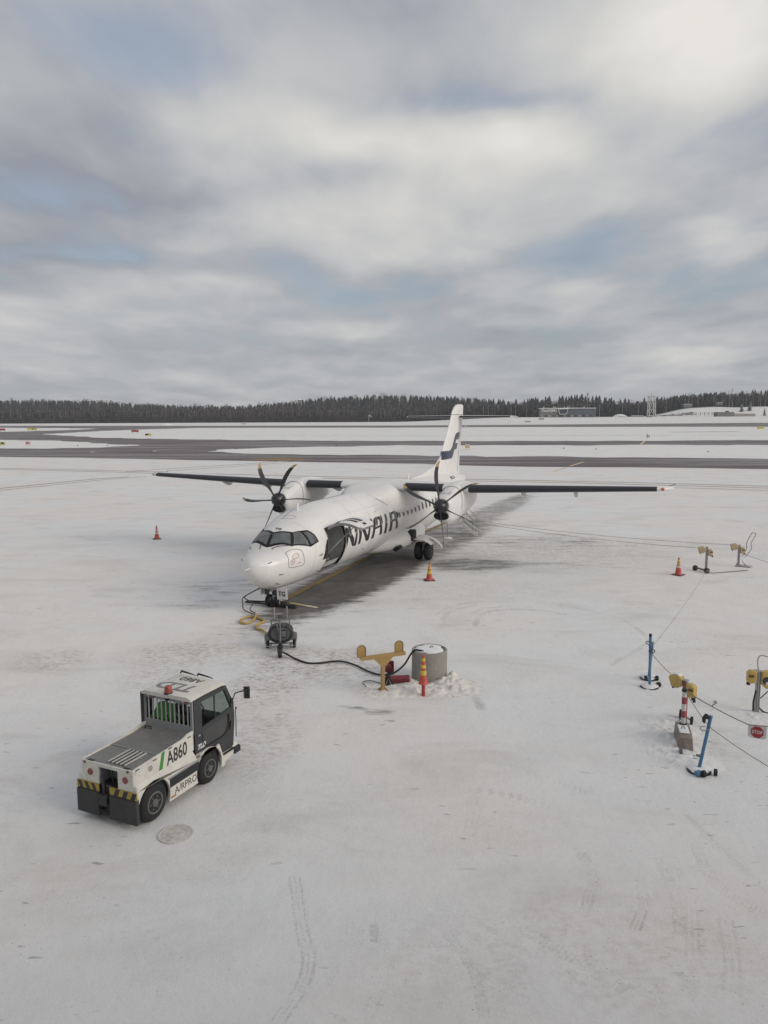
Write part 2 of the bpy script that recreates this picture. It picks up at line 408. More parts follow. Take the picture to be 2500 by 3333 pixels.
def make_ground():
    us = np.concatenate([[-14, -7, -3.5, -2, -1.4, -1.05], np.linspace(-.85, .85, 600), [1.05, 1.4, 2, 3.5, 7, 14]]); us = np.clip(us, -14, 14)
    ys = np.concatenate([[-120, -60, -30, -15, -5, 0, 3, 5.0], np.geomspace(6.2, 130, 560), np.geomspace(133, 540, 60), np.linspace(548, 1600, 110), np.geomspace(1640, 2600, 6)])
    U, Yg = np.meshgrid(us, ys); X = np.clip(U * np.maximum(Yg, 8.0), -3600, 3600).ravel(); Y = Yg.ravel()
    near = 1 - sstep(Y, 38, 52)
    exposed_shade = blobs(X, Y, BARE_SHADE); dirt = blobs(X, Y, DIRT); track = lines(X, Y, tread(TRACKS)); lane = lines(X, Y, LANES)
    exposed_shade = np.maximum(exposed_shade, 0.55 * lane)
    relief = (fbm(X * .9, Y * .9, 4, 3) - .5) * .022 + (fbm(X * 5, Y * 5, 3, 9) - .5) * .010
    relief = relief * (1 - 0.8 * exposed_shade) - track * .010
    Z = np.where(Y > 200, terrain(X, Y), 0.0) + relief * near
    nv = len(X); nu = len(us); ny = len(ys)
    me = bpy.data.meshes.new('ground')
    me.vertices.add(nv); me.vertices.foreach_set('co', np.stack([X, Y, Z], 1).astype(np.float32).ravel())
    i = (np.arange(ny - 1)[:, None] * nu + np.arange(nu - 1)[None, :]).ravel()
    q = np.stack([i, i + 1, i + 1 + nu, i + nu], 1).astype(np.int32)
    me.loops.add(q.size); me.loops.foreach_set('vertex_index', q.ravel())
    me.polygons.add(len(q)); me.polygons.foreach_set('loop_start', np.arange(0, q.size, 4, dtype=np.int32)); me.polygons.foreach_set('loop_total', np.full(len(q), 4, np.int32))
    cc = 1250 + 2495 * X / np.maximum(Y, 1.0); wood = sstep(Y - np.interp(cc, [-900, 0, 650, 1250, 1650, 1760, 2060, 2250, 2600, 4000], [880, 866, 862, 858, 800, 770, 775, 812, 818, 830]), -14, 4) * (Y > 500)
    for nm, arr in (('bare', exposed_shade), ('dirt', dirt), ('track', track), ('wood', wood)):  # first mask holds bare asphalt and the painted aircraft shadow
        a = me.attributes.new(nm, 'FLOAT', 'POINT'); a.data.foreach_set('value', arr.astype(np.float32))
    me.update(); me.validate(); me.shade_smooth()
    o = bpy.data.objects.new('ground', me); COL.objects.link(o); o['kind'] = 'structure'
    return o

def snow_material(name, attrs=True):
    m = bpy.data.materials.new(name); m.use_nodes = True
    t = NT(m.node_tree); b = t.n['Principled BSDF']
    P = t.new('ShaderNodeNewGeometry').outputs['Position']
    big = t.noise(P, 0.11, 4, 0.55); mid = t.noise(P, 0.9, 5, 0.6); fine = t.noise(P, 7.0, 5, 0.65); grain = t.noise(P, 42.0, 3, 0.7)
    col = t.mix(t.ramp(big, 0.35, 0.65), ((0.755, 0.762, 0.770, 1) if attrs else (0.80, 0.80, 0.80, 1)), ((0.775, 0.735, 0.710, 1) if attrs else (0.80, 0.785, 0.765, 1)))
    col = t.mix(t.ramp(mid, 0.3, 0.75, 0.0, 0.42), col, (0.845, 0.845, 0.845, 1) if attrs else (0.86, 0.86, 0.855, 1))
    # thin places where the pavement's brown-grey shows through
    thin = t.noise(t.mapping(P, (0.5, 1.0, 1)), 0.55, 6, 0.62, 0.6)
    col = t.mix(t.ramp(thin, 0.47, 0.78, 0.0, 0.46), col, (0.50, 0.465, 0.43, 1))
    hgt = t.math('ADD', t.math('MULTIPLY', fine, 0.6), t.math('MULTIPLY', grain, 0.25))
    rough = 0.75
    if attrs:
        at = {k: t.new('ShaderNodeAttribute', attribute_name=k).outputs['Fac'] for k in ('bare', 'dirt', 'track')}
        # grit and sand
        patch = t.noise(P, 0.35, 4, 0.6, 0.5)
        sandy = t.math('MULTIPLY', at['dirt'], t.ramp(t.noise(P, 1.7, 5, 0.65), 0.30, 0.56))
        sandn = t.noise(t.mapping(P, (1.0, 1.35, 1)), 5.5, 7, 0.75)
        col = t.mix(t.math('MULTIPLY', sandy, t.ramp(sandn, 0.43, 0.60, 0.06, 0.82)), col, (0.36, 0.275, 0.235, 1))
        speck = t.noise(P, 27.0, 2, 0.5)
        sp = t.math('MULTIPLY', t.ramp(speck, 0.685, 0.735), t.ramp(t.math('ADD', patch, t.math('MULTIPLY', at['dirt'], 0.35)), 0.46, 0.66, 0.0, 0.8))
        col = t.mix(sp, col, (0.20, 0.175, 0.15, 1))
        # short wind and wheel scuffs
        dash = t.noise(t.mapping(P, (1.6, 4.6, 1), (0, 0, 0.12)), 1.6, 3, 0.5, 0.3)
        dpatch = t.noise(P, 0.23, 3, 0.5)
        ds = t.math('MULTIPLY', t.ramp(dash, 0.66, 0.70), t.ramp(dpatch, 0.47, 0.60, 0.0, 0.60))
        col = t.mix(ds, col, (0.26, 0.25, 0.24, 1))
        fl = t.noise(t.mapping(P, (1.0, 2.2, 1), (0, 0, -.2)), 6.5, 6, 0.72, 0.6)
        fp = t.noise(t.mapping(P, (1, 1, 1), (0, 0, 0), (9, 4, 0)), 0.6, 4, 0.6)
        col = t.mix(t.math('MULTIPLY', t.ramp(fl, 0.615, 0.67), t.ramp(fp, 0.45, 0.66, 0.0, 0.62)), col, (0.33, 0.31, 0.29, 1))
        # tyre tracks, broken by the tread
        tn = t.noise(P, 17.0, 5, 0.75)
        tr = t.math('MULTIPLY', at['track'], t.ramp(t.math('ADD', tn, t.math('MULTIPLY', t.math('SUBTRACT', t.noise(P, 1.1, 3, 0.5), 0.5), 0.5)), 0.46, 0.64, 0.02, 0.95))
        col = t.mix(tr, col, (0.34, 0.315, 0.275, 1))
        # bare asphalt and painted aircraft shadow, in wind-blown streaks
        st = t.noise(t.mapping(P, (0.45, 1.7, 1), (0, 0, 0.10)), 1.1, 7, 0.70, 0.5)
        st2 = t.noise(t.mapping(P, (1.0, 2.4, 1), (0, 0, 0.05)), 3.4, 5, 0.65, 0.3)
        sm = t.math('ADD', t.math('MULTIPLY', st, 0.65), t.math('MULTIPLY', st2, 0.35))
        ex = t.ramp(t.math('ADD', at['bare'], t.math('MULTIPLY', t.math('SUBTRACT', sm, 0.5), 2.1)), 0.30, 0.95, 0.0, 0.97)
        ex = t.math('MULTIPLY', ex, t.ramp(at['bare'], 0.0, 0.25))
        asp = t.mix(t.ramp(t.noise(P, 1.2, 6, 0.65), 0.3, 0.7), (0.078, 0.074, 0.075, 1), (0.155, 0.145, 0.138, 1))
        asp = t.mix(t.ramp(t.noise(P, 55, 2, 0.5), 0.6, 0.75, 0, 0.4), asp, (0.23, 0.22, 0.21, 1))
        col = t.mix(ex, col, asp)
        rough = t.ramp(ex, 0, 1, 0.75, 0.55)
        hgt = t.math('ADD', hgt, t.math('MULTIPLY', t.math('ADD', t.math('ADD', ex, tr), t.math('MULTIPLY', sandy, sandn)), -0.7))
    if attrs: col = t.mix(t.new('ShaderNodeAttribute', attribute_name='wood').outputs['Fac'], col, (0.055, 0.046, 0.042, 1))
    t.l.new(col, b.inputs['Base Color']); t.put(b.inputs['Roughness'], rough)
    b.inputs['Specular IOR Level'].default_value = 0.25
    bn = t.new('ShaderNodeBump'); bn.inputs['Strength'].default_value = 0.75; bn.inputs['Distance'].default_value = 0.04
    t.l.new(hgt, bn.inputs['Height']); t.l.new(bn.outputs[0], b.inputs['Normal'])
    return m
M_SNOW = snow_material('snow on apron')
M_SNOW2 = snow_material('snow', False)
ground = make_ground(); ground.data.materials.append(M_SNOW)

# ---------------------------------------------------------------- taxiways and runway
def asphalt_material():
    m = bpy.data.materials.new('frosted asphalt'); m.use_nodes = True
    t = NT(m.node_tree); b = t.n['Principled BSDF']
    P = t.new('ShaderNodeNewGeometry').outputs['Position']
    V = t.mapping(P, (0.010, 0.16, 1), (0, 0, 0.26))
    s1 = t.noise(V, 1.6, 7, 0.68, 0.4); s2 = t.noise(t.mapping(P, (0.03, 0.5, 1), (0, 0, 0.20)), 2.0, 5, 0.65); big = t.noise(P, 0.02, 4, 0.5)
    col = t.mix(t.ramp(big, 0.35, 0.65), (0.112, 0.092, 0.100, 1), (0.160, 0.142, 0.146, 1))
    col = t.mix(t.ramp(s1, 0.43, 0.68, 0.0, 0.80), col, (0.42, 0.405, 0.41, 1))
    col = t.mix(t.ramp(s2, 0.55, 0.70, 0.0, 0.55), col, (0.46, 0.45, 0.45, 1))
    col = t.mix(t.ramp(s2, 0.44, 0.28, 0.0, 0.5), col, (0.092, 0.082, 0.084, 1))
    t.l.new(col, b.inputs['Base Color']); b.inputs['Roughness'].default_value = 0.8; b.inputs['Specular IOR Level'].default_value = 0.2
    return m
M_ASPH = asphalt_material()
def ragged(pts, amp, step=3.0):
    out = []; gr = np.random.default_rng(len(pts) * 7 + int(abs(pts[0][0])))
    for (x0, y0), (x1, y1) in zip(pts, list(pts[1:]) + [pts[0]]):
        L = math.hypot(x1 - x0, y1 - y0); n = int(min(max(L / step, 1), 90)); px, py = -(y1 - y0) / L, (x1 - x0) / L; j = 0.0
        for k in range(n):
            t = k / n; j = .6 * j + gr.normal(0, amp); j = max(-2.2 * amp, min(2.2 * amp, j)) if k else 0.0
            out.append((x0 + (x1 - x0) * t + px * j, y0 + (y1 - y0) * t + py * j))
    return out
def sheet(name, pts, m, z, label=None, rag=0):
    if rag: pts = ragged(pts, rag)
    from mathutils.geometry import tessellate_polygon
    me = bpy.data.meshes.new(name)
    V = [Vector((x, y, z)) for x, y in pts]
    me.from_pydata(V, [], [t for t in tessellate_polygon([V])]); me.materials.append(m)
    bm = bmesh.new(); bm.from_mesh(me); bmesh.ops.recalc_face_normals(bm, faces=bm.faces)
    for f in bm.faces:
        if f.normal.z < 0: f.normal_flip()
    bm.to_mesh(me); bm.free()
    o = bpy.data.objects.new(name, me); COL.objects.link(o); o['kind'] = 'structure'
    if label: o['label'] = label
    return o
def strip(name, pts, w, m, z=0.012):
    pts = [np.array(p, float) for p in pts]; L = []; Rr = []
    for i, p in enumerate(pts):
        d = pts[min(i + 1, len(pts) - 1)] - pts[max(i - 1, 0)]; d /= np.linalg.norm(d); n = np.array([-d[1], d[0]])
        L.append(p + n * w / 2); Rr.append(p - n * w / 2)
    return sheet(name, L + Rr[::-1], m, z)
def bend(pts, n=6):
    P = [np.array(p, float) for p in pts]; P = [2 * P[0] - P[1]] + P + [2 * P[-1] - P[-2]]; C = []
    for i in range(1, len(P) - 2):
        for t in np.linspace(0, 1, n + 1)[:-1]:
            C.append(0.5 * (2 * P[i] + (P[i + 1] - P[i - 1]) * t + (2 * P[i - 1] - 5 * P[i] + 4 * P[i + 1] - P[i + 2]) * t * t + (3 * P[i] - P[i - 1] - 3 * P[i + 1] + P[i + 2]) * t ** 3))
    C.append(P[-2]); return C
sheet('taxiway', [(-519.69, 706.09), (-316.12, 635.79), (-136.83, 573.87), (11.01, 538.98), (87.19, 545.57), (300.78, 603.64), (499.68, 643.12), (72.59, 92.71), (48.66, 96.97), (16.79, 104.52),
    (2.27, 111.66), (-11.63, 116.43), (-29.44, 122.69), (-52.73, 131.84), (-68.04, 136.11), (-108.98, 147.35)], M_ASPH, 0.010, 'frosted dark asphalt of the taxiways and the runway', rag=.3)
sheet('snow_field', [(-447.85, 608.36), (-256.02, 514.75), (-203.6, 487.36), (-168.41, 455.15), (-171.8, 395.96), (-183.56, 368.79), (-264.83, 359.37)], M_SNOW2, 0.03, rag=1.3)
sheet('snow_field', [(-139.21, 314.87), (-140.49, 352.86), (-136.7, 404.15), (-111.41, 467.08), (9.06, 443.68), (71.64, 448.14), (208.03, 417.25), (338.78, 435.76), (156.53, 200.89), (101.78, 203.73),
    (32.97, 205.89), (4.28, 209.86), (-26.18, 219.35), (-55.48, 232.09), (-69.92, 240.37), (-99.18, 261.98)], M_SNOW2, 0.03, rag=1.3)
sheet('snow_field', [(-199.58, 270.61), (-118.8, 238.36), (-94.74, 226.28), (-72.19, 201.07), (-59.6, 189.09), (-64.29, 175.06), (-74.52, 169.65), (-86.95, 174.21), (-137.98, 186.79)], M_SNOW2, 0.03, rag=1.3)
sheet('snow_field', [(-35.0, 152.7), (-29.59, 164.87), (-17.24, 173.19), (3.7, 181.51), (28.61, 178.53), (85.84, 171.68), (129.78, 166.42), (87.45, 111.86), (59.58, 118.92), (20.62, 128.5),
    (2.75, 135.09), (-16.77, 140.1), (-25.73, 143.2)], M_SNOW2, 0.03, rag=1.3)
def worn(name, col, snow=(0.70, 0.69, 0.67), lo=0.40, hi=0.62, scale=1.2, sx=1.0):
    m = bpy.data.materials.new(name); m.use_nodes = True
    t = NT(m.node_tree); b = t.n['Principled BSDF']
    P = t.new('ShaderNodeNewGeometry').outputs['Position']
    n = t.noise(t.mapping(P, (sx, 1, 1)), scale, 6, 0.7)
    t.l.new(t.mix(t.ramp(n, lo, hi), (*col, 1), (*snow, 1)), b.inputs['Base Color']); b.inputs['Roughness'].default_value = 0.8
    return m
M_YEL = worn('worn yellow paint', (0.30, 0.215, 0.075), (0.13, 0.12, 0.11), 0.42, 0.72, 1.6)
M_YEL2 = worn('yellow paint under snow', (0.62, 0.47, 0.20), lo=0.42, hi=0.68)
M_RUT = worn('brown wheel ruts', (0.36, 0.30, 0.245), lo=0.55, hi=0.98, scale=0.3)
M_WHITEP = worn('white edge line', (0.55, 0.54, 0.54), (0.14, 0.13, 0.13), 0.5, 0.7, 0.6)
l1 = [(-67.74, 109.09), (-52.85, 105.52), (-33.73, 98.99), (-22.63, 94.07), (-8.91, 88.94), (1.74, 85.69), (14.86, 82.09), (26.69, 78.06), (37.11, 73.77), (52, 67.0)]
strip('wheel_rut', bend(l1), 0.5, M_RUT)
strip('wheel_rut', bend([(x - .6, y - 2.0) for x, y in l1]), 0.45, M_RUT)
strip('wheel_rut', bend([(x - 1.2, y - 4.4) for x, y in l1[3:]]), 0.3, M_RUT)
strip('wheel_rut', bend([(-42, 66), (-37.81, 75.21), (-35.95, 79.17), (-33.16, 85.13), (-29.72, 89.24)]), 0.5, M_RUT)
strip('wheel_rut', bend([(-40, 67), (-35.8, 75.21), (-33.95, 79.17), (-31.16, 85.13), (-27.72, 89.24)]), 0.3, M_RUT)
strip('wheel_rut', bend([(-33, 98), (-26, 106), (-19, 114), (-15, 121)]), 0.5, M_RUT)
strip('wheel_rut', bend([(-29, 97), (-22.5, 105), (-16.5, 113), (-12.5, 120)]), 0.4, M_RUT)
for k in range(6):
    strip('taxiway_marking', [(-22.5 + k * 1.15, 122.6 - k * .40), (-16.2 + k * 1.0, 126.3 - k * .42)], 0.45, worn('hold line paint', (0.62, 0.36, 0.08), (0.25, 0.22, 0.2), 0.5, 0.8) if k == 0 else bpy.data.materials['hold line paint'], 0.026)
strip('taxiway_marking', [(25.24, 103.93), (29.54, 113.3)], 0.35, M_YEL2, 0.026)
strip('taxiway_marking', [(58.32, 174.98), (69.11, 203.34)], 0.5, M_YEL2, 0.036)
strip('taxiway_marking', [(20.87, 94.44), (24.74, 102.71)], 0.3, M_YEL2, 0.016)
for cc, rr in (((-47, 157), 12), ((-38, 158), 9)):
    strip('taxiway_marking', [(cc[0] + rr * math.cos(R(a)), cc[1] + rr * 1.0 * math.sin(R(a))) for a in range(110, 290, 12)], 0.35, M_WHITEP, 0.026)
strip('taxiway_marking', [(-45, 143.5), (-20, 134.6), (10, 124.5)], 0.3, M_WHITEP, 0.026)
# parking lead-in line below the aircraft, with its stop bar
strip('lead_in_line', [AX_Y(2.0, -0.12), AX_Y(11.0, -0.55), AX_Y(30.0, -0.7)], 0.30, M_YEL, 0.016)
strip('stop_bar', [AX_Y(2.6, 0.3), AX_Y(2.3, 1.6)], 0.16, M_YEL2, 0.020)

# ---------------------------------------------------------------- trodden snow heaps round the concrete ring
def snow_pile(name, x0, x1, y0, y1, step, hf, m):
    xs = np.arange(x0, x1 + step, step); ys = np.arange(y0, y1 + step, step)
    X, Y = np.meshgrid(xs, ys); Z = hf(X, Y)
    nx = len(xs); V = np.stack([X.ravel(), Y.ravel(), Z.ravel()], 1)
    F = []; keep = Z > -0.02
    for j in range(len(ys) - 1):
        for i in range(nx - 1):
            if keep[j, i] or keep[j, i + 1] or keep[j + 1, i] or keep[j + 1, i + 1]: F.append((j * nx + i, j * nx + i + 1, (j + 1) * nx + i + 1, (j + 1) * nx + i))
    me = bpy.data.meshes.new(name); me.from_pydata(V.tolist(), [], F); me.materials.append(m); me.shade_smooth()
    bm = bmesh.new(); bm.from_mesh(me); bmesh.ops.delete(bm, geom=[v for v in bm.verts if not v.link_faces], context='VERTS'); bm.to_mesh(me); bm.free()
    o = bpy.data.objects.new(name, me); COL.objects.link(o); o['kind'] = 'structure'; return o
def heap_h(X, Y):
    lump = np.abs(fbm(X * 4.2 + .7 * fbm(X * 3, Y * 3, 2, 77), Y * 4.2, 5, 21, .62) - .5) * 2; soft = fbm(X * 1.9, Y * 1.9, 3, 31)
    def g(x, y, a, b): return np.exp(-((X - x) / a) ** 2 - ((Y - y) / b) ** 2)
    h = 0.30 * g(1.75, 19.45, .22, .28) + .22 * g(1.5, 19.15, .3, .2) + .16 * g(1.95, 19.0, .35, .4) + .17 * g(.4, 18.75, .55, .25) + .13 * g(-.1, 18.55, .4, .22) + .10 * g(1.3, 18.6, .6, .3) + .14 * g(.72, 19.3, .22, .3)
    h = h + .075 * g(1.2, 19.3, 1.3, .8) + .05 * g(.2, 18.9, 1.2, .6) + .045 * g(-1.6, 20.6, 1.8, 1.0)
    return h * .82 * (.55 + .9 * lump + .3 * (soft - .5)) - .028
M_HEAP = mat('trodden snow', (0.72, 0.685, 0.655), 0.8, var=0.12, vscale=5, bump=0.5, bscale=30, dirt=(0.40, 0.31, 0.27), dirt_amt=0.16)
snow_pile('snow_pile', -3.6, 3.2, 17.9, 22.0, .03, heap_h, M_HEAP)
def heap2(X, Y):
    def g(x, y, a, b): return np.exp(-((X - x) / a) ** 2 - ((Y - y) / b) ** 2)
    lump = np.abs(fbm(X * 6, Y * 6, 4, 41, .6) - .5) * 2
    h = .12 * g(6.3, 16.3, .6, .9) + .10 * g(5.9, 15.3, .5, .7) + .10 * g(6.25, 14.6, .45, .35) + .08 * g(8.6, 17.0, .6, .5) + .06 * g(6.8, 18.8, .6, .5)
    return h * (.6 + .8 * lump) - .025
snow_pile('snow_drift', 4.9, 9.6, 13.7, 19.6, .035, heap2, M_SNOW)

# ---------------------------------------------------------------- the terminal the photograph was taken from (behind the camera)
tb = thing('terminal_building', 'long grey terminal building along the near edge of the apron', 'building', (0, -0.7, 0))
w = MB(); w.box((0, -8, 4.5), (150, 16, 9.0)); w.build('wall', mat('terminal cladding', (0.42, 0.42, 0.42), 0.6), tb)
for k in range(-12, 13):
    g_ = MB(); g_.box((k * 5.6, 0.03, 6.6), (5.0, 0.06, 2.8)); g_.build('window', bpy.data.materials.get('terminal glass') or mat('terminal glass', (0.03, 0.035, 0.04), 0.1), tb)
# ================================================================== THE AIRCRAFT (x is measured aft from the nose, y to its left, z up)
AP = thing('airplane', 'white twin-propeller airliner with its forward cargo door open, parked on the snowy apron', 'airplane',
           (float(NOSE[0]), float(NOSE[1]), 0), math.atan2(-AFT[1], -AFT[0]))
FLIP = Matrix.Diagonal((-1, 1, 1)).to_4x4()
def AB(): return MB(FLIP)
W_WHITE = mat('white aircraft paint', (0.755, 0.738, 0.722), 0.36, var=0.035, vscale=1.3, coat=0.25, dirt=(0.52, 0.50, 0.475), dirt_amt=0.03)
W_GREY = mat('grey aircraft paint', (0.52, 0.515, 0.51), 0.4, var=0.05)
M_BOOT = mat('black rubber de-icing boot', (0.020, 0.021, 0.027), 0.45, var=0.2, spec=0.5)
M_LINE = mat('panel gap', (0.16, 0.155, 0.15), 0.6)
M_LET = mat('dark livery lettering', (0.026, 0.022, 0.028), 0.45, var=0.08, spec=.3)
M_NAVY = mat('navy livery paint', (0.018, 0.026, 0.062), 0.3, var=0.08, coat=0.2)
M_DARK = mat('dark recess', (0.018, 0.018, 0.020), 0.7)
M_GLASS = mat('cockpit glass', (0.105, 0.115, 0.115), 0.08, var=0.25, spec=0.8)
M_PANE = mat('cabin window glass', (0.040, 0.042, 0.048), 0.12, var=0.3, spec=0.7)
M_TYRE = mat('tyre rubber', (0.020, 0.020, 0.022), 0.8, var=0.25, dirt=(0.16, 0.155, 0.15), dirt_amt=0.08)
M_METAL = mat('bare metal', (0.45, 0.45, 0.46), 0.35, metal=0.9, var=0.1)
M_STEEL = mat('galvanised steel', (0.36, 0.36, 0.37), 0.45, metal=0.7, var=0.15)
M_HUB = mat('propeller spinner', (0.018, 0.018, 0.021), 0.35, var=0.15, coat=0.2)
M_BLADE = mat('propeller blade', (0.028, 0.029, 0.033), 0.4, var=0.15)
M_TIP = mat('yellow blade tip', (0.36, 0.25, 0.12), 0.5)
M_HOLD = mat('cargo bay lining', (0.52, 0.52, 0.50), 0.6, var=0.10, vscale=2)
M_CURT = mat('cargo net curtain', (0.22, 0.22, 0.22), 0.7, var=0.2)

KT = [(0.3, 1.74), (0.311, 1.82), (0.337, 1.89), (0.439, 2.0), (0.67, 2.1), (1.04, 2.18), (1.41, 2.24), (1.55, 2.31), (1.74, 2.52), (1.92, 2.7), (2.1, 2.79), (2.4, 2.9), (3.0, 3.1), (3.8, 3.32), (4.6, 3.46), (5.5, 3.52), (17, 3.53), (20, 3.52), (23, 3.45), (25, 3.33), (27.0, 3.05), (27.2, 2.92)]
KB = [(0.3, 1.7), (0.311, 1.61), (0.337, 1.52), (0.439, 1.34), (0.67, 1.11), (1.04, 0.9), (1.41, 0.78), (1.873, 0.7), (2.612, 0.67), (17.3, 0.67), (19, 0.85), (21, 1.2), (23, 1.68), (25, 2.15), (27.0, 2.65), (27.2, 2.82)]
KW = [(0.3, 0.014), (0.311, 0.091), (0.337, 0.169), (0.439, 0.327), (0.67, 0.539), (1.04, 0.741), (1.41, 0.886), (1.78, 0.999), (2.15, 1.092), (2.612, 1.206), (3.26, 1.329), (4, 1.43), (17, 1.43), (19, 1.36), (21, 1.15), (23, 0.86), (25, 0.55), (27.0, 0.2), (27.2, 0.05)]
KM = [(0.3, 1.72), (0.67, 1.72), (1.41, 1.8), (2.15, 1.9), (3.075, 2.05), (4, 2.1), (17.3, 2.1), (20, 2.2), (23, 2.45), (25, 2.7), (27.2, 2.87)]
def ip(K, x): return float(np.interp(x, [k[0] for k in K], [k[1] for k in K]))
def SF(x, deg, off=0.0):
    """a point on the fuselage skin"""
    t, b, w, m = ip(KT, x), ip(KB, x), ip(KW, x), ip(KM, x); th = R(deg); s = math.sin(th)
    h = (t - m) if s >= 0 else (m - b)
    return Vector((x, (w + off) * math.cos(th), m + (h + off) * s))

DX0, DX1, DT0, DT1 = 3.74, 5.20, -47.0, 31.0        # cargo door opening
def fuselage():
    b = AB()
    xs = sorted(set([round(k[0], 3) for K in (KT, KB, KW, KM) for k in K] + [DX0, DX1] + list(np.round(np.arange(0.25, 27.2, 0.35), 3)) + list(np.round(np.arange(0.02, 2.4, 0.07), 3))))
    xs = [x for i, x in enumerate(xs) if i == 0 or x - xs[i - 1] > 0.004]
    ths = sorted(set(list(np.round(np.linspace(-180, 180, 97)[:-1], 2)) + [DT0, DT1]))
    ids = [[b.vert(SF(x, t)) for t in ths] for x in xs]; n = len(ths)
    for i in range(len(xs) - 1):
        for k in range(n):
            t0, t1 = ths[k], ths[(k + 1) % n]
            if xs[i] >= DX0 - 1e-4 and xs[i + 1] <= DX1 + 1e-4 and t0 >= DT0 - 1e-4 and t1 <= DT1 + 1e-4 and t1 > t0: continue
            b.face((ids[i][k], ids[i][(k + 1) % n], ids[i + 1][(k + 1) % n], ids[i + 1][k]))
    b.face(ids[0]); b.face(ids[-1][::-1])
    return b.build('fuselage', W_WHITE, AP, smooth=40)
FUS = fuselage()

def patch(poly, off, fn=SF, L=0.09, lscale=(1.0, 0.025)):
    """a polygon given in skin coordinates, cut fine enough to follow the curve"""
    bm = bmesh.new()
    vs = [bm.verts.new((p[0] * lscale[0], p[1] * lscale[1], 0)) for p in poly]
    bm.faces.new(vs); bmesh.ops.triangulate(bm, faces=bm.faces)
    for _ in range(7):
        es = [e for e in bm.edges if e.calc_length() > L]
        if not es: break
        bmesh.ops.subdivide_edges(bm, edges=es, cuts=1); bmesh.ops.triangulate(bm, faces=[f for f in bm.faces if len(f.verts) > 3])
    bm.verts.index_update()
    V = [fn(v.co.x / lscale[0], v.co.y / lscale[1], off) for v in bm.verts]; F = [[v.index for v in f.verts] for f in bm.faces]
    bm.free(); return V, F
def add_patch(b, poly, off, **kw):
    V, F = patch(poly, off, **kw); ids = [b.vert(v) for v in V]
    for f in F: b.face([ids[k] for k in f])
def seam(b, pts, w=0.012, off=0.003, n=8, closed=False):
    """a thin dark line along skin coordinates"""
    if closed: pts = pts + [pts[0]]
    P = []
    for a, c in zip(pts, pts[1:]):
        for t in np.linspace(0, 1, n + 1)[:-1]: P.append((a[0] + (c[0] - a[0]) * t, a[1] + (c[1] - a[1]) * t))
    P.append(pts[-1]); Q = [SF(x, t, off) for x, t in P]
    b.tube(Q, w / 2, 4)
def rrect(x0, x1, t0, t1, rx, rt, n=5):
    out = []
    for cx, ct, a in ((x1 - rx, t1 - rt, 0), (x0 + rx, t1 - rt, 90), (x0 + rx, t0 + rt, 180), (x1 - rx, t0 + rt, 270)):
        for k in range(n + 1):
            q = R(a + 90 * k / n); out.append((cx + rx * math.cos(q), ct + rt * math.sin(q)))
    return out

# ---- cockpit glazing: a dark frame band with six panes
half = [(2.01, 91.5), (2.34, 58.5), (2.92, 43.9), (3.07, 30.0), (3.13, 13.5), (2.64, 12.0), (1.85, 35.0), (1.48, 91.0)]
def mir(p): return [(x, 180 - t) for x, t in p][::-1]
b = AB()
pr = [(2.02, 90)] + half[1:7] + [(1.48, 90)]
add_patch(b, pr, 0.006, L=0.07); add_patch(b, mir(pr), 0.006, L=0.07)
WS = b.build('windscreen_frame', mat('windscreen frame', (0.012, 0.012, 0.015), 0.5, spec=.3), AP)
PANES = [[(1.93, 87.0), (2.22, 59.5), (1.86, 41.0), (1.585, 86.0)], [(2.31, 55.0), (2.54, 48.4), (2.53, 18.2), (1.95, 35.6)], [(2.66, 45.6), (2.86, 41.4), (3.00, 28.7), (3.045, 15.6), (2.69, 16.2)]]
for p in PANES:
    for q in (p, mir(p)):
        b = AB(); add_patch(b, q, 0.014, L=0.07); b.build('windscreen_pane', M_GLASS, WS)
b = AB()
for q in (PANES[1],): seam(b, q[:2], .022, .018); seam(b, [q[0], q[3]], .018, .018); seam(b, [q[2], q[1]], .024, .018)
b.build('window_trim', M_STEEL, WS)
for sgn in (0, 1):
    P = [(1.47, 72), (1.58, 66), (1.70, 51), (1.84, 38)]
    if sgn: P = [(1.45, 104), (1.60, 108), (1.70, 115), (1.78, 122)]
    b = AB(); b.tube([SF(x, t, .035) for x, t in P], .012, 5); b.tube([SF(P[0][0] - .04, P[0][1] + 2, 0.0), SF(P[0][0], P[0][1], .05)], .016, 5)
    b.build('windscreen_wiper', M_DARK, AP)

# ---- seams, hatches, probes
def one_seam(*a, **k):
    b = AB(); seam(b, *a, **k); b.build('panel_seam', M_LINE, FUS)
one_seam([(3.12, 103), (3.07, 83), (3.33, 79.5), (3.42, 97)], .012, .003, closed=True)
one_seam([(2.3, 25), (2.32, 60), (2.5, 85)][:2], .006)
one_seam([(DX0 - 0.02, DT0), (DX0 - 0.02, DT1)], .03, .004, 14); one_seam([(DX1 + 0.02, DT0), (DX1 + 0.02, DT1)], .03, .004, 14)
one_seam([(DX0, DT0), (DX1, DT0)], .02, .004); one_seam([(DX0, DT1), (DX1, DT1)], .03, .004)
one_seam([(x, 101 - 2 * (x > 5)) for x in np.arange(3.2, 9.2, .6)], .016, .004)
for x in (2.9, 6.3, 7.9, 11.9, 14.6, 17.0, 19.5): one_seam([(x, -55), (x, 75)], .005, .002, 20)
for t in (-33, 40): one_seam([(5.4, t), (9.4, t)], .004, .002, 6)
one_seam([(17.0, 36), (21, 38)], .004, .002, 6)

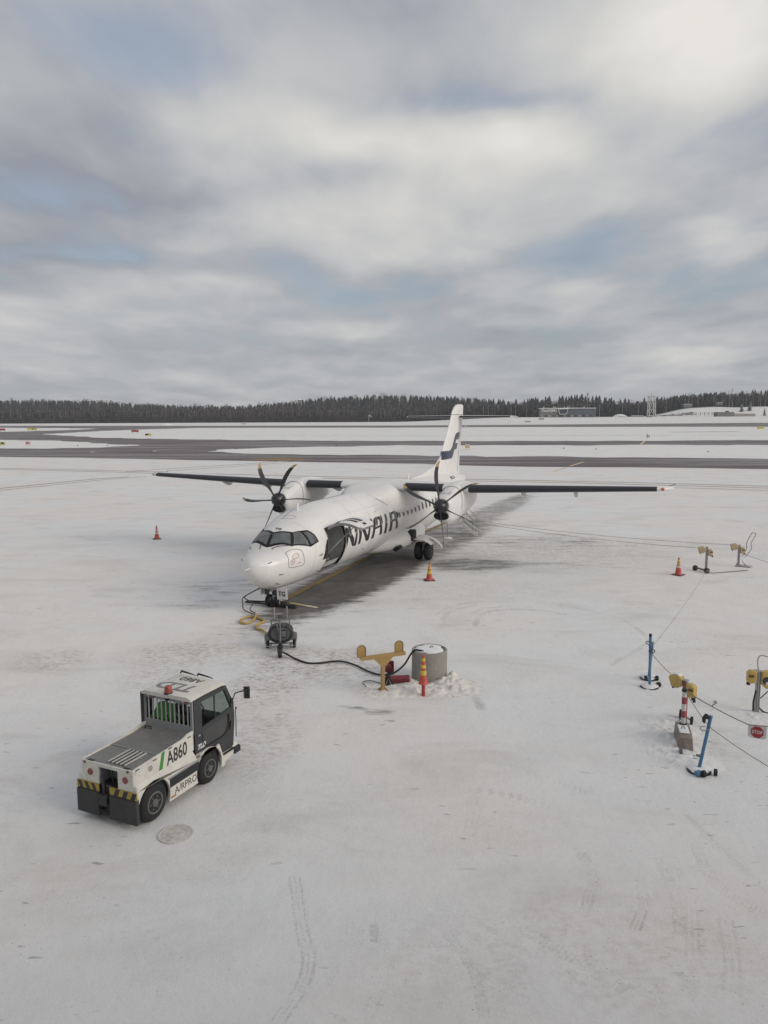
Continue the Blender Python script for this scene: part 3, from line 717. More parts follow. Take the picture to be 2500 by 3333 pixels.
for x, t, l, dt in ((0.68, 21.3, .12, 2), (1.12, -22.5, .13, 0), (1.21, -49.1, .12, 0), (1.56, 139, .10, 2), (3.15, -11.1, .14, 2), (3.41, -40.5, .06, 0), (7.2, -30, .10, 0), (0.82, 158, .10, 2), (8.6, 28, .06, 0)):
    b = AB(); a = SF(x, t, 0); c = SF(x, t, .05); d = SF(x + l, t + dt, .04); b.beam(a, c, .022, .010); b.beam(c, d, .018, .018); b.build('air_data_probe', M_DARK, AP)
b = AB()
b.prism([(3.78, 3.2), (3.95, 3.22), (3.95, 3.62), (3.86, 3.62)], -.02, .02); b.build('blade_antenna', W_WHITE, AP, bevel=.005)
b = AB(); b.prism([(16.25, 3.45), (16.5, 3.45), (16.46, 3.86), (16.36, 3.86)], -.02, .02); b.build('blade_antenna', W_WHITE, AP, bevel=.005)

# ---- painted service panel with its round badges, and the registration letters on the nose
b = AB(); pnl = [(1.53, 37.5), (1.60, 36.2), (2.07, 18.2), (2.14, 15.2), (2.18, 9.6), (2.28, -12.6), (2.23, -16.0), (1.58, -12.9), (1.50, -10.3), (1.45, -2.1)]
seam(b, pnl, .016, .004, closed=True, n=6); PN = b.build('service_panel_outline', M_LET, AP)
M_RED = mat('faded red print', (0.42, 0.16, 0.12), 0.5)
def ringp(cx, ct, rx, rt, n=20): return [(cx + rx * math.cos(2 * math.pi * k / n), ct + rt * math.sin(2 * math.pi * k / n)) for k in range(n)]
b = AB(); seam(b, [(1.69, 15.2), (1.76, 15.9), (1.87, 15.4), (1.95, 10.5), (1.98, 5.6), (1.92, 2.6), (1.80, 2.5), (1.70, 6.2), (1.67, 11.0)], .018, .004, 2, True)
add_patch(b, ringp(1.77, 10.6, .02, .9, 8), .004); add_patch(b, ringp(1.87, 8.6, .02, .9, 8), .004); b.build('badge', M_RED, PN)
b = AB(); seam(b, ringp(1.665, -2.6, .095, 5.4), .018, .004, 2, True); seam(b, ringp(1.665, -2.6, .03, 1.8, 10), .014, .004, 2, True); b.build('badge', M_RED, PN)
b = AB(); add_patch(b, [(1.82, -8.4), (2.05, -7.4), (2.15, -9.6), (1.98, -9.9)], .004); b.build('badge', mat('grey print', (0.45, 0.40, 0.42), .5), PN)
b = AB()
fr = lambda x, t: (SF(x, t, .006), (SF(x + .01, t) - SF(x - .01, t)).normalized(), (SF(x, t + 1) - SF(x, t - 1)).normalized())
p_, dx_, dt_ = fr(2.25, 86.8); nz = dx_.cross(dt_).normalized()
Mt = Matrix((-dt_, dx_, (-dt_).cross(dx_))).transposed().to_4x4(); Mt.translation = p_
b.text('TG', .17, Mt, .003, 1.15, bold=.004); b.build('lettering', M_LET, AP)

# ---- name along the side: F I N N A I R as slabs of paint over x and angle
T0, T1 = -17.2, 19.5
LET = [
 [[(3.44, -21.5), (3.715, -21.3), (3.715, 12), (3.62, 10), (3.52, 2)]],                                                   # what is left of the F ahead of the door
 [[(5.36, -17), (5.24, 0), (5.22, 14), (5.34, 18.5), (5.46, 17), (5.80, 5), (6.02, -3.5), (6.04, -17.4), (5.86, -15), (5.52, 1), (5.46, 2)],
  [(6.02, -17.2), (6.30, -17.6), (6.34, -6), (6.42, 17.5), (6.24, 17.5), (6.16, 0)]],                                    # N
 [[(6.50, -17.8), (6.74, -17.2), (6.80, 0), (6.78, 6), (6.72, 17.5), (6.48, 17.5), (6.52, 0)],
  [(6.74, 17.5), (6.93, 17.5), (7.30, -2), (7.62, -17.2), (7.32, -16.8), (6.80, 6)], [(7.40, -8), (7.62, -17.2), (7.72, 0), (7.80, 17.5), (7.56, 17.5), (7.50, 2)]],   # N
 [[(7.90, -17), (8.18, -16.6), (8.30, 2), (8.40, 13.4), (8.12, 14.2), (8.02, 2)], [(8.12, 14.2), (8.40, 13.4), (8.56, 14.0), (8.78, 13.2), (8.98, 13.6), (8.86, 18.6), (8.52, 19.2), (8.24, 18)],
  [(8.78, 13.2), (8.98, 13.6), (9.06, 2), (9.10, -14.6), (8.82, -15.6), (8.80, 0)], [(8.28, -1.6), (8.80, -0.6), (8.80, 3.0), (8.30, 2.4)]],   # A
 [[(9.36, -15.6), (9.64, -16.0), (9.70, 0), (9.72, 19.2), (9.46, 19.4), (9.42, 0)]],                                    # I
 [[(9.96, -15.8), (10.30, -15.6), (10.34, 0), (10.38, 18.8), (10.12, 19.2), (10.02, 0)], [(10.38, 18.8), (10.74, 20.4), (11.0, 18.5), (11.14, 13.5), (11.12, 7), (10.94, 3.4), (10.72, 2.2), (10.36, 0.2), (10.35, 4), (10.66, 6), (10.86, 8.2), (10.90, 13), (10.76, 15.6), (10.38, 14.2)],
  [(10.68, 2.4), (10.94, 3.6), (11.06, -6), (11.08, -14), (10.78, -14.4), (10.78, -5)]],                                 # R
]
for nm, strokes in zip('FNNAIR', LET):
    b = AB()
    for s in strokes: add_patch(b, s, 0.0035, L=0.16)
    b.build('livery_letter', M_LET, AP)

# ---- cabin windows, both sides
M_WF = mat('window surround', (0.30, 0.295, 0.29), 0.4)
def cabin_window(x, side, tc=11.5):
    o = rrect(x - .135, x + .135, tc - 8.6, tc + 8.6, .13, 5.4); i = rrect(x - .095, x + .095, tc - 6.9, tc + 6.9, .09, 4.4)
    if side < 0: o = mir(o); i = mir(i)
    b = AB(); add_patch(b, o, .006, L=.2); w = b.build('cabin_window', M_WF, AP)
    b = AB(); add_patch(b, i, .010, L=.2); b.build('pane', M_PANE, w)
for k in range(29):
    x = 5.66 + .563 * k
    if x > 20.9: break
    cabin_window(x, 1)
for k in range(3, 27, 1): cabin_window(5.66 + .563 * k, -1)

# ---- cargo bay seen through the open door
b = AB()
fl = 1.04; y0 = -1.15; xa, xb = DX0 - .06, DX1 + .12
prof = [SF(3.70, t, -0.07) for t in np.linspace(DT0 + 1, 175, 18)]
pr2 = [(p.y, p.z) for p in prof if p.z > fl] + [(y0, fl)]
A = [b.vert((xa, y, z)) for y, z in pr2]; B = [b.vert((xb, y, z)) for y, z in pr2]
for k in range(len(pr2) - 1):
    if pr2[k][0] > .95 and pr2[k][1] < 2.85: continue
    b.face((A[k], A[k + 1], B[k + 1], B[k]))
b.face(A); b.face(B[::-1]); b.poly([(xa, y0, fl), (xb, y0, fl), (xb, 1.12, fl), (xa, 1.12, fl)])
BAY = b.build('cargo_bay', M_HOLD, AP, normals=False)
b = AB(); b.box((4.42, .9, 1.06), (1.5, .5, .03)); 
for k in range(7): b.box((3.9 + k * .19, 1.06, 1.085), (.10, .10, .03))
b.build('door_sill', M_STEEL, AP)
rows = []
for k in range(26):
    t = k / 25; rows.append([(DX0 + .03 + .05 * math.sin(t * 26), 1.18 - 1.6 * t + .03 * math.sin(t * 40), 2.74 - .15 * t), (DX0 + .25 - .12 * t + .10 * math.sin(t * 26), 1.28 - 1.6 * t + .02 * math.sin(t * 33), 2.2 - .3 * t), (DX0 + .10 + .05 * math.sin(t * 26), 1.34 - 1.7 * t, 1.6 - .1 * t)])
b = AB(); ids = [[b.vert(p) for p in r] for r in rows]
for r0, r1 in zip(ids, ids[1:]):
    for k in range(2): b.face((r0[k], r0[k + 1], r1[k + 1], r1[k]))
b.build('bay_curtain', M_CURT, BAY, smooth=60, normals=False)
b = AB(); b.box((4.95, .35, 1.75), (.06, .5, 1.0)); b.box((4.90, .35, 1.30), (.10, .34, .12)); b.cyl((4.92, .75, 1.1), (4.92, .75, 2.5), .035, n=8); b.box((4.6, -.6, 1.7), (.9, .08, 1.25))
b.build('bay_partition', mat('bay partition', (0.34, 0.34, 0.33), .5), BAY, bevel=.01)

# ---- the cargo door itself, swung up about its top edge
def cargo_door():
    rm = []
    hinge = SF(4.47, DT1, 0.02)
    ang = R(91)
    def sw(x, t, off):
        p = SF(x, t, off); dy, dz = p.y - hinge.y, p.z - hinge.z
        return Vector((x, hinge.y + dy * math.cos(ang) - dz * math.sin(ang), hinge.z + dy * math.sin(ang) + dz * math.cos(ang)))
    b = AB(); n = 18; m = 6
    o_, i_ = [], []
    for k in range(n + 1):
        t = DT1 + (-33.0 - DT1) * k / n; xs = np.linspace(DX0 + .01, DX1 - .01, m + 1)
        q = k / n; rr = .22 * max(0, (q - .86) / .14) ** 2
        xs = [DX0 + .01 + rr + (DX1 - DX0 - .02 - 2 * rr) * j / m for j in range(m + 1)]
        o_.append([b.vert(sw(x, t, 0.0)) for x in xs]); i_.append([b.vert(sw(x, t, -.10)) for x in xs])
    for k in range(n):
        for j in range(m):
            b.mi = 0; b.face((o_[k][j], o_[k][j + 1], o_[k + 1][j + 1], o_[k + 1][j])); b.mi = 1; b.face((i_[k][j], i_[k + 1][j], i_[k + 1][j + 1], i_[k][j + 1]))
        b.mi = 1
        for j in (0, m): b.face((o_[k][j], o_[k + 1][j], i_[k + 1][j], i_[k][j]))
    b.mi = 1
    for j in range(m): b.face((o_[n][j], o_[n][j + 1], i_[n][j + 1], i_[n][j])); b.face((o_[0][j], o_[0][j + 1], i_[0][j + 1], i_[0][j]))
    D = b.build('cargo_door', [W_WHITE, mat('door edge and lining', (0.27, 0.265, 0.265), .5)], AP)
    fn = lambda x, t, off: sw(x, t, off)
    b = AB()
    for s in ([(3.76, 8), (4.02, 8), (4.30, 12), (4.36, 16), (3.76, 14)], [(4.12, -17), (4.38, -17), (4.46, 15), (4.20, 15)], [(4.5, -17), (4.8, -17), (4.9, 14), (4.66, 18)]): add_patch(b, s, .004, fn=fn, L=.16)
    b.build('livery_letter', M_LET, D)
    b = AB(); add_patch(b, rrect(4.35, 4.6, -28, -22, .03, 1.2), .006, fn=fn); b.build('door_handle', M_DARK, D)
    for t in (-40, -30, 0, 22):
        for x in (3.9, 4.2, 4.75, 5.0):
            b = AB(); add_patch(b, rrect(x, x + .05, t, t + 1.6, .02, .6), .005, fn=fn); b.build('door_latch', M_LINE, D)
    a = sw(4.30, -16, -.09); c = SF(3.80, -14, -.06)
    b = AB(); b.tube([a, a.lerp(c, .5)], .018, 6); b.tube([a.lerp(c, .5), c], .028, 6); b.build('door_strut', M_STEEL, AP)
cargo_door()

# ---- wing fairing hump over the cabin
def sel(cx, cy, cz, hw, hu, hd, n=36, e=2.4):
    out = []
    for k in range(n):
        a = 2 * math.pi * k / n; c, s = math.cos(a), math.sin(a)
        out.append((cx, cy + hw * math.copysign(abs(c) ** (2 / e), c), cz + (hu if s > 0 else hd) * math.copysign(abs(s) ** (2 / e), s)))
    return out
b = AB()
hump = [(9.60, .75, 3.20, .26), (9.9, 1.0, 3.0, .52), (10.4, 1.26, 2.85, .78), (11.0, 1.44, 2.75, .99), (11.6, 1.52, 2.7, 1.13), (13.0, 1.52, 2.7, 1.18), (14.2, 1.46, 2.75, 1.06), (15.2, 1.28, 2.9, .80), (16.2, .95, 3.1, .48), (17.0, .55, 3.3, .22)]
b.loft([sel(x, 0, z, hw, hu, .5, e=3.4) for x, hw, z, hu in hump]); b.build('wing_fairing', W_WHITE, AP, smooth=60)
b = AB()
seam(b, [(9.62, 68), (9.68, 58), (9.85, 45), (10.3, 33), (11.0, 27), (12.2, 24.5), (13.4, 24.5), (14.2, 26)], .02, .004, 8); b.build('panel_seam', M_LINE, FUS)

# ---- belly and main-gear fairing
b = AB()
bel = [(9.6, .5, 1.0, .3, .35), (10.2, .95, 1.0, .42, .44), (10.9, 1.36, 1.02, .52, .52), (11.6, 1.66, 1.05, .58, .58), (12.4, 1.78, 1.08, .62, .62), (13.4, 1.78, 1.1, .62, .62), (14.3, 1.66, 1.12, .60, .58), (15.0, 1.42, 1.14, .52, .48), (15.5, 1.1, 1.15, .4, .36), (15.8, .7, 1.15, .25, .25)]
b.loft([sel(x, 0, z, hw, hu, hd, e=2.5) for x, hw, z, hu, hd in bel]); b.build('gear_fairing', W_WHITE, AP, smooth=60)
b = AB(); b.loft([[(x, y, z) for y, z in ((1.35, .62 + .02 * k), (1.60, .78), (1.50, .92), (1.22, .74))] for k, x in enumerate((10.86, 11.25))]); b.build('air_inlet', M_DARK, AP)

# ---- wings
def foil(chord, thick, n=22):
    P = []
    for k in range(n + 1):
        q = 0.5 * (1 - math.cos(math.pi * k / n)); yt = thick / .2 * (.2969 * math.sqrt(q) - .126 * q - .3516 * q * q + .2843 * q ** 3 - .1036 * q ** 4); P.append((q, yt))
    up = [(q * chord, y * chord * 1.15) for q, y in P]; lo = [(q * chord, -y * chord * .85) for q, y in P]
    return up[::-1] + lo[1:-1]
WST = [(0, 11.30, 2.57, .17, 3.60), (2, 11.30, 2.57, .17, 3.60), (4.9, 11.30, 2.57, .17, 3.60), (9, 11.46, 2.14, .155, 3.72), (12.7, 11.62, 1.70, .14, 3.83)]
def wst(y):
    ya = abs(y); xs = [w[0] for w in WST]; return [float(np.interp(ya, xs, [w[k] for w in WST])) for k in (1, 2, 3, 4)]
def wsec(y, scale=1.0):
    x, c, t, z = wst(y); return [(x + px + (1 - scale) * c * .4 if scale != 1 else x + px, y, z + pz * scale) for px, pz in foil(c, t)]
b = AB(); ys = list(np.linspace(-12.7, 12.7, 41)); b.loft([wsec(y) for y in ys]); b.build('wing', W_WHITE, AP, smooth=40)
for s in (1, -1):
    b = AB(); rg = []
    for k, q in enumerate((0, .35, .7, .92, 1.0)):
        y = s * (12.7 + .72 * q); x, c, t, z = wst(12.7); sh = math.sqrt(max(1 - q * q, .004)); x2 = x + (1 - sh) * c * .55
        rg.append([(x2 + px * sh + .10 * q, y, z + .012 * q + pz * sh) for px, pz in foil(c, t)])
    b.loft(rg); b.build('wing_tip', W_WHITE, AP, smooth=60)
    b = AB(); b.sphere((11.74, s * 12.98, 3.85), .075, sc=(1.3, 1.0, 1)); b.build('navigation_light', mat('nav light', (0.60, 0.14, 0.12) if s > 0 else (.30, .36, .34), .2), AP)
    b = AB(); b.beam((13.1, s * 13.2, 3.88), (13.6, s * 13.45, 3.93), .02, .02); b.build('static_wick', M_DARK, AP)
def boot(y0, y1, n=8, frac=.13):
    b = AB(); rg = []
    for y in np.linspace(y0, y1, n):
        x, c, t, z = wst(y); P = [(px, pz) for px, pz in foil(c, t) if px <= frac * c + .001]
        P2 = []
        for px, pz in P:
            r = math.hypot(px - .06, pz) or 1; P2.append((x + px - .008 * (1 if px < .04 else .2), y, z + pz + .007 * (1 if pz > 0 else -1)))
        rg.append(P2)
    b.loft(rg, caps=False, closed=False); return b.build('deicing_boot', M_BOOT, AP, smooth=60, normals=False)
for s in (1, -1):
    boot(s * 1.62, s * 3.50, 4); boot(s * 4.72, s * 12.75, 12)
for s in (1, -1):
    for y, L in ((2.75, 1.0), (6.85, .95), (9.25, .85)):
        b = AB(); x, c, t, z = wst(y); xa = x + c * .50
        b.loft([[(xx, s * y + yy * w_, z - .06 - d_ * (1 - abs(yy) * .25) if k < 2 else z + .0) for k, yy in enumerate((-1, 1, 1, -1))] for xx, w_, d_ in ((xa, .02, .10), (xa + .45 * L, .055, .40), (xa + .9 * L, .055, .58), (xa + 1.15 * L, .04, .55), (xa + 1.35 * L, .02, .45))])
        b.build('flap_fairing', W_GREY, AP, smooth=60)

# ---- engines and propellers
def nacelle(s, ph0):
    cy = s * 4.02
    b = AB()
    st = [(9.62, .30, 3.04, .30, .30), (9.70, .38, 3.03, .36, .66), (9.95, .43, 3.02, .43, .78), (10.4, .47, 3.03, .55, .84), (11.0, .50, 3.08, .68, .88), (11.8, .52, 3.13, .76, .86), (12.6, .52, 3.17, .74, .80), (13.4, .49, 3.2, .62, .68), (14.2, .42, 3.22, .46, .50), (15.0, .30, 3.24, .28, .30), (15.5, .15, 3.25, .14, .15)]
    b.loft([sel(x, cy, z, hw, hu, hd, 32, 2.5) for x, hw, z, hu, hd in st]); N = b.build('engine_nacelle', W_WHITE, AP, smooth=50)
    b = AB(); b.loft([sel(x, cy, 2.60, .30 * k, .155 * k, .155 * k, 24, 2.3) for x, k in ((9.56, 1.12), (9.50, 1.14), (9.50, .95), (9.85, .8))], caps=False); b.build('intake_lip', M_HUB, N)
    b = AB(); b.loft([sel(x, cy, 2.60, .28, .15, .15, 24, 2.3) for x in (9.53, 9.56)]); b.build('engine_intake', M_DARK, N)
    b = AB()
    P = [(10.9, cy + .56 * math.cos(a) * .94, 3.05 + (.70 if math.sin(a) > 0 else .60) * math.sin(a)) for a in np.linspace(-.6, math.pi + .6, 26)]
    o = sel(11.02, cy, 3.08, .505, .69, .89, 40, 2.5); o = [p for p in o if p[2] > 2.72]; o = sorted(o, key=lambda p: math.atan2(p[2] - 3.0, p[1] - cy) if True else 0)
    b.tube(o, .014, 4); b.build('nacelle_seam', M_LINE, N)
    b = AB(); b.loft([[(x, cy + dy, z) for dy, z in ((-.20, zz), (.20, zz), (.20, zz + .015), (-.20, zz + .015))] for x, zz in ((10.15, 3.50), (10.75, 3.635))]); b.build('vent_panel', W_GREY, N)
    # spinner and six blades
    b = AB(); hub = (9.60, cy, 3.04)
    b.lathe(hub, (-1, 0, 0), [(-.02, .31), (.08, .325), (.22, .315), (.34, .27), (.43, .20), (.49, .12), (.515, .04), (.52, .002)], 26); SP = b.build('propeller', M_HUB, AP, smooth=60)
    b = AB()
    for k in range(6):
        a = R(ph0 + 30 + 60 * k); c = Vector((9.32, cy + .29 * math.cos(a), 3.04 + .29 * math.sin(a))); b.cyl(c, c + Vector((0, math.cos(a), math.sin(a))) * .02, .028, n=8)
    b.build('spinner_bolt', M_STEEL, SP)
    for k in range(6):
        a = R(ph0 + 60 * k); rd = Vector((0, math.cos(a), math.sin(a))); tg = Vector((0, -math.sin(a), math.cos(a))); axv = Vector((-1, 0, 0))
        b = AB(); rings = []
        for r, c, th, pit, sw in ((.26, .11, .10, 82, 0), (.42, .12, .08, 80, .0), (.62, .19, .055, 78, .01), (.90, .27, .042, 75, .03), (1.2, .29, .034, 72, .035), (1.5, .27, .026, 69, .0), (1.72, .23, .02, 67, -.06), (1.86, .17, .016, 66, -.125), (1.95, .08, .012, 65, -.19)):
            pa = R(pit); cd = tg * math.cos(pa) + axv * math.sin(pa); nd = tg * math.sin(pa) - axv * math.cos(pa)
            o = Vector((9.30, cy, 3.04)) + rd * r + cd * sw + tg * sw * .35
            rings.append([o + cd * (c * q) + nd * (th * w_) for q, w_ in ((.5, 0), (.28, .42), (-.05, .5), (-.35, .28), (-.5, 0), (-.35, -.14), (-.05, -.3), (.28, -.3))])
        ids = [[b.vert(p) for p in rg] for rg in rings]
        for j, (A, B) in enumerate(zip(ids, ids[1:])):
            b.mi = 1 if j >= 6 else 0
            for q in range(8): b.face((A[q], A[(q + 1) % 8], B[(q + 1) % 8], B[q]))
        b.face(ids[0][::-1]); b.face(ids[-1]); b.build('blade', [M_BLADE, M_TIP], SP, smooth=50)
nacelle(1, 36.5); nacelle(-1, 3.5)

# ---- tail
def slab(poly, th, name, m, bev=.03):
    b = AB(); b.prism(poly, -th / 2, th / 2); return b.build(name, m, AP, bevel=bev)
def fin_loft():
    b = AB(); rg = []
    # z, leading edge, trailing edge, half thickness
    for z, xl, xt, t in ((3.20, 20.4, 26.05, .20), (3.7, 21.1, 26.10, .19), (4.24, 21.8, 26.18, .17), (5.2, 22.72, 26.42, .16), (6.2, 23.62, 26.66, .145), (6.7, 24.06, 26.78, .14), (7.15, 24.40, 26.90, .15), (7.42, 24.75, 26.95, .13), (7.60, 25.2, 26.9, .08), (7.65, 25.7, 26.6, .02)):
        c = xt - xl; rg.append([(xl + px, py_, z) for px, py_ in [(q * c, y * c) for q, y in [(a / 2.57, bb / 2.57) for a, bb in foil(2.57, 2 * t / c * .98, 12)]]])
    b.loft(rg); return b.build('fin', W_WHITE, AP, smooth=50)
FIN = fin_loft()
b = AB(); b.loft([[(x, -hw, z0), (x, hw, z0), (x, hw * .45, z1), (x, -hw * .45, z1)] for x, hw, z0, z1 in ((16.6, .03, 3.45, 3.54), (18.5, .10, 3.42, 3.66), (20.2, .13, 3.40, 3.92), (21.3, .13, 3.38, 4.10), (22.2, .10, 3.38, 4.55))]); b.build('dorsal_fin', W_WHITE, AP, smooth=50)
def fin_patch(b, poly, off=.012):
    for s in (1, -1):
        def fn(x, z, o):
            xl = float(np.interp(z, [3.2, 4.24, 6.7, 7.15], [20.4, 21.8, 24.06, 24.40])); xt = float(np.interp(z, [3.2, 7.15], [26.05, 26.9])); c = xt - xl; q = min(max((x - xl) / c, 0.004), .998)
            th = 2 * float(np.interp(z, [3.2, 4.24, 6.7, 7.15], [.20, .17, .14, .15])) / c * .98
            yt = th / .2 * (.2969 * math.sqrt(q) - .126 * q - .3516 * q * q + .2843 * q ** 3 - .1036 * q ** 4) * c
            return Vector((x, s * (yt * (1.15 if s > 0 else .85) + o), z))
        add_patch(b, poly, off, fn=fn, L=.25, lscale=(1, 1))
b = AB(); fin_patch(b, [(22.25, 4.8), (23.2, 4.78), (23.56, 4.83), (23.83, 4.95), (24.44, 5.56), (24.69, 5.77), (25.07, 5.87), (25.91, 5.89), (25.57, 5.43), (24.87, 5.42), (24.67, 5.21), (25.36, 5.19), (25.02, 4.83), (24.4, 4.79), (24.01, 4.4), (23.74, 4.3), (22.89, 4.29), (21.95, 4.29)]); b.build('tail_emblem', M_NAVY, FIN)
b = AB(); fin_patch(b, [(25.50, 3.32), (25.545, 3.32), (26.02, 6.72), (25.975, 6.72)], .006); fin_patch(b, [(24.15, 6.98), (26.7, 6.98), (26.7, 7.01), (24.15, 7.01)], .006); b.build('rudder_gap', M_LINE, FIN)
b = AB(); rg = []
for y in np.linspace(-3.45, 3.45, 15):
    a = abs(y) / 3.45; x = 25.25 + .42 * a; c = 1.75 - .55 * a; rg.append([(x + px, y, 6.85 + pz) for px, pz in foil(c, .10)])
b.loft(rg); b.build('tailplane', W_WHITE, AP, smooth=40)
for s in (1, -1):
    b = AB(); b.loft([[(25.67 + .55 * q + px * (1 - .45 * q), s * (3.45 + .22 * q), 6.85 + pz * (1 - .6 * q)) for px, pz in foil(1.2, .10)] for q in (0, .5, 1)]); b.build('tailplane_tip', W_GREY, AP, smooth=50)
    b = AB(); rg = []
    for y in np.linspace(.22, 3.40, 6):
        a = y / 3.45; x = 25.25 + .42 * a; c = 1.75 - .55 * a
        rg.append([(x + px - .006, s * y, 6.85 + pz + (.005 if pz > 0 else -.005)) for px, pz in foil(c, .10) if px < .10 * c])
    b.loft(rg, caps=False, closed=False); b.build('deicing_boot', M_BOOT, AP, smooth=60, normals=False)
b = AB(); b.lathe((25.0, 0, 6.85), (-1, 0, 0), [(-.6, .14), (-.2, .17), (0.05, .16), (.25, .08), (.33, .01)], 14); b.build('tailplane_fairing', W_WHITE, AP, smooth=60)
b = AB(); add_patch(b, rrect(22.0, 23.2, 43, 55, .08, 2.0), .008); b.build('tail_hatch', M_LINE, AP)
b = AB(); add_patch(b, rrect(22.5, 23.0, 46, 52.0, .06, 1.5), .012); b.build('tail_hatch_cover', W_GREY, AP)

# ---- undercarriage
def wheel(name, c, r, w, par, hubr=.5, axis=(0, 1, 0), mt=None, mh=None, n=28):
    c = Vector(c); a = Vector(axis); b = AB() if par in (AP,) or par.get('_ap') else MB()
    pr = [(-w / 2, r * .62), (-w / 2 * .98, r * .80), (-w / 2 * .8, r * .94), (-w / 2 * .45, r), (w / 2 * .45, r), (w / 2 * .8, r * .94), (w / 2 * .98, r * .80), (w / 2, r * .62)]
    b.lathe(c, a, pr, n); T = b.build(name, mt or M_TYRE, par, smooth=40)
    b = AB() if par in (AP,) or par.get('_ap') else MB()
    for s in (1, -1):
        b.lathe(c + a * (s * w * .46), a * s, [(0, r * .60), (w * .07, r * .58), (w * .075, r * .50), (-w * .02, r * .46), (-w * .03, r * .24), (w * .10, r * .20), (w * .12, r * .08)], n)
        for k in range(6):
            u = a.cross(Vector((0, 0, 1))).normalized(); q = u * math.cos(k * math.pi / 3) + Vector((0, 0, 1)) * math.sin(k * math.pi / 3); p = c + a * (s * w * .45) + q * r * .33; b.cyl(p, p + a * (s * w * .06), r * .055, n=6)
    b.build('rim', mh or M_STEEL, T, smooth=40); return T
for y in (.20, -.20): wheel('nose_wheel', (1.95, y, .225), .225, .17, AP, mh=W_GREY, n=22)
b = AB(); b.cyl((1.95, 0, .22), (1.88, 0, 1.0), .07, n=12); b.cyl((1.95, -.2, .225), (1.95, .2, .225), .05, n=10); b.beam((1.9, 0, .55), (2.5, 0, .85), .06, .06); b.beam((1.90, .07, .62), (1.72, .07, .42), .03, .04); b.box((1.80, 0, .66), (.10, .20, .12)); b.build('nose_gear_leg', M_STEEL, AP, bevel=.006)
b = AB(); b.box((1.72, -.16, .58), (.05, .18, .20)); b.box((1.72, .18, .58), (.05, .16, .2)); b.cyl((1.68, .16, .58), (1.66, .16, .58), .085, n=14); b.build('taxi_light', M_HUB, AP, bevel=.01)
b = AB(); b.box((1.62, .52, .58), (.03, .42, .40), Matrix.Rotation(R(4), 3, 'X')); ND = b.build('gear_door', W_WHITE, AP, bevel=.008)
b = AB(); Mp = Matrix(((0, 0, -1, 1.598), (1, 0, 0, .52), (0, 1, 0, .585), (0, 0, 0, 1))); b.text('TG', .24, Mp, .003, .9, bold=.004); b.build('lettering', M_LET, ND)
b = AB(); b.box((2.1, -.42, .62), (.8, .03, .32)); b.build('gear_door', W_WHITE, AP, bevel=.008)
for s in (1, -1):
    for y in (1.90, 2.38): wheel('main_wheel', (12.70, s * y, .43), .43, .30, AP, mh=M_BLADE)
    b = AB(); b.cyl((12.7, s * 1.75, .43), (12.7, s * 2.5, .43), .08, n=10); b.beam((12.7, s * 2.14, .43), (12.9, s * 2.05, 1.0), .14, .12); b.beam((12.9, s * 2.05, 1.0), (13.2, s * 1.4, 1.1), .16, .14); b.build('main_gear_leg', M_STEEL, AP, bevel=.008)
    b = AB(); rg = []
    for y, z, xa_, xb_ in ((1.30, .88, 12.1, 13.4), (1.55, .95, 12.05, 13.35), (1.85, 1.045, 12.05, 13.3), (2.11, 1.06, 12.05, 13.2), (2.35, 1.00, 12.10, 13.1), (2.55, .90, 12.16, 13.0), (2.66, .80, 12.2, 12.9)):
        rg.append([(xa_, s * y, z), (xb_, s * y, z + .04), (xb_, s * y, z + .075), (xa_, s * y, z + .035)])
    b.loft(rg); b.build('gear_door', W_WHITE, AP, smooth=50)
    b = AB(); b.loft([[(xa_, s * y, z), (xa_ + w_, s * y, z + .01), (xa_ + w_, s * y, z + .05), (xa_, s * y, z + .04)] for y, z, xa_, w_ in ((2.35, 1.03, 12.75, .42), (2.65, .98, 12.62, .34), (2.90, .86, 12.5, .27), (3.08, .74, 12.42, .2), (3.15, .67, 12.38, .14))]); b.build('gear_door_horn', W_WHITE, AP, smooth=50)
    b = AB(); b.loft([[(x, s * y, z) for y, z in ((1.50, z0), (1.84, z0), (1.84, z1), (1.50, z1))] for x, z0, z1 in ((12.02, .98, 1.42), (12.5, .96, 1.5))]); b.build('gear_well', M_DARK, AP, bevel=.05)

# ---- rear airstair, folded down
b = AB()
ST = [(1.15, 1.52), (1.42, 1.15), (1.75, .78), (2.12, .45), (2.55, .18), (2.75, .14)]
for x in (20.5, 21.35): b.loft([[(x - .03, y, z - .10), (x + .03, y, z - .10), (x + .03, y, z + .10), (x - .03, y, z + .10)] for y, z in ST])
AS = b.build('airstair', W_WHITE, AP, smooth=50)
b = AB()
for k in range(5):
    t = (k + .6) / 5.2; y = 1.2 + 1.3 * t; z = float(np.interp(y, [p[0] for p in ST], [p[1] for p in ST])); b.box((20.92, y, z + .02), (.84, .24, .03))
b.build('step', M_STEEL, AS)
for x in (20.47, 21.38):
    b = AB(); b.tube([(x, 1.25, 2.2), (x, 1.9, 1.55), (x, 2.45, .98), (x, 2.5, .3)], .018, 6); b.tube([(x, 1.2, 1.75), (x, 2.48, .62)], .014, 6); b.tube([(x, 1.85, 1.58), (x, 1.85, .72)], .014, 6); b.build('handrail', M_STEEL, AS)
b = AB(); add_patch(b, rrect(20.52, 21.33, -38, 36, .1, 5), .006); b.build('cabin_doorway', M_DARK, AP)
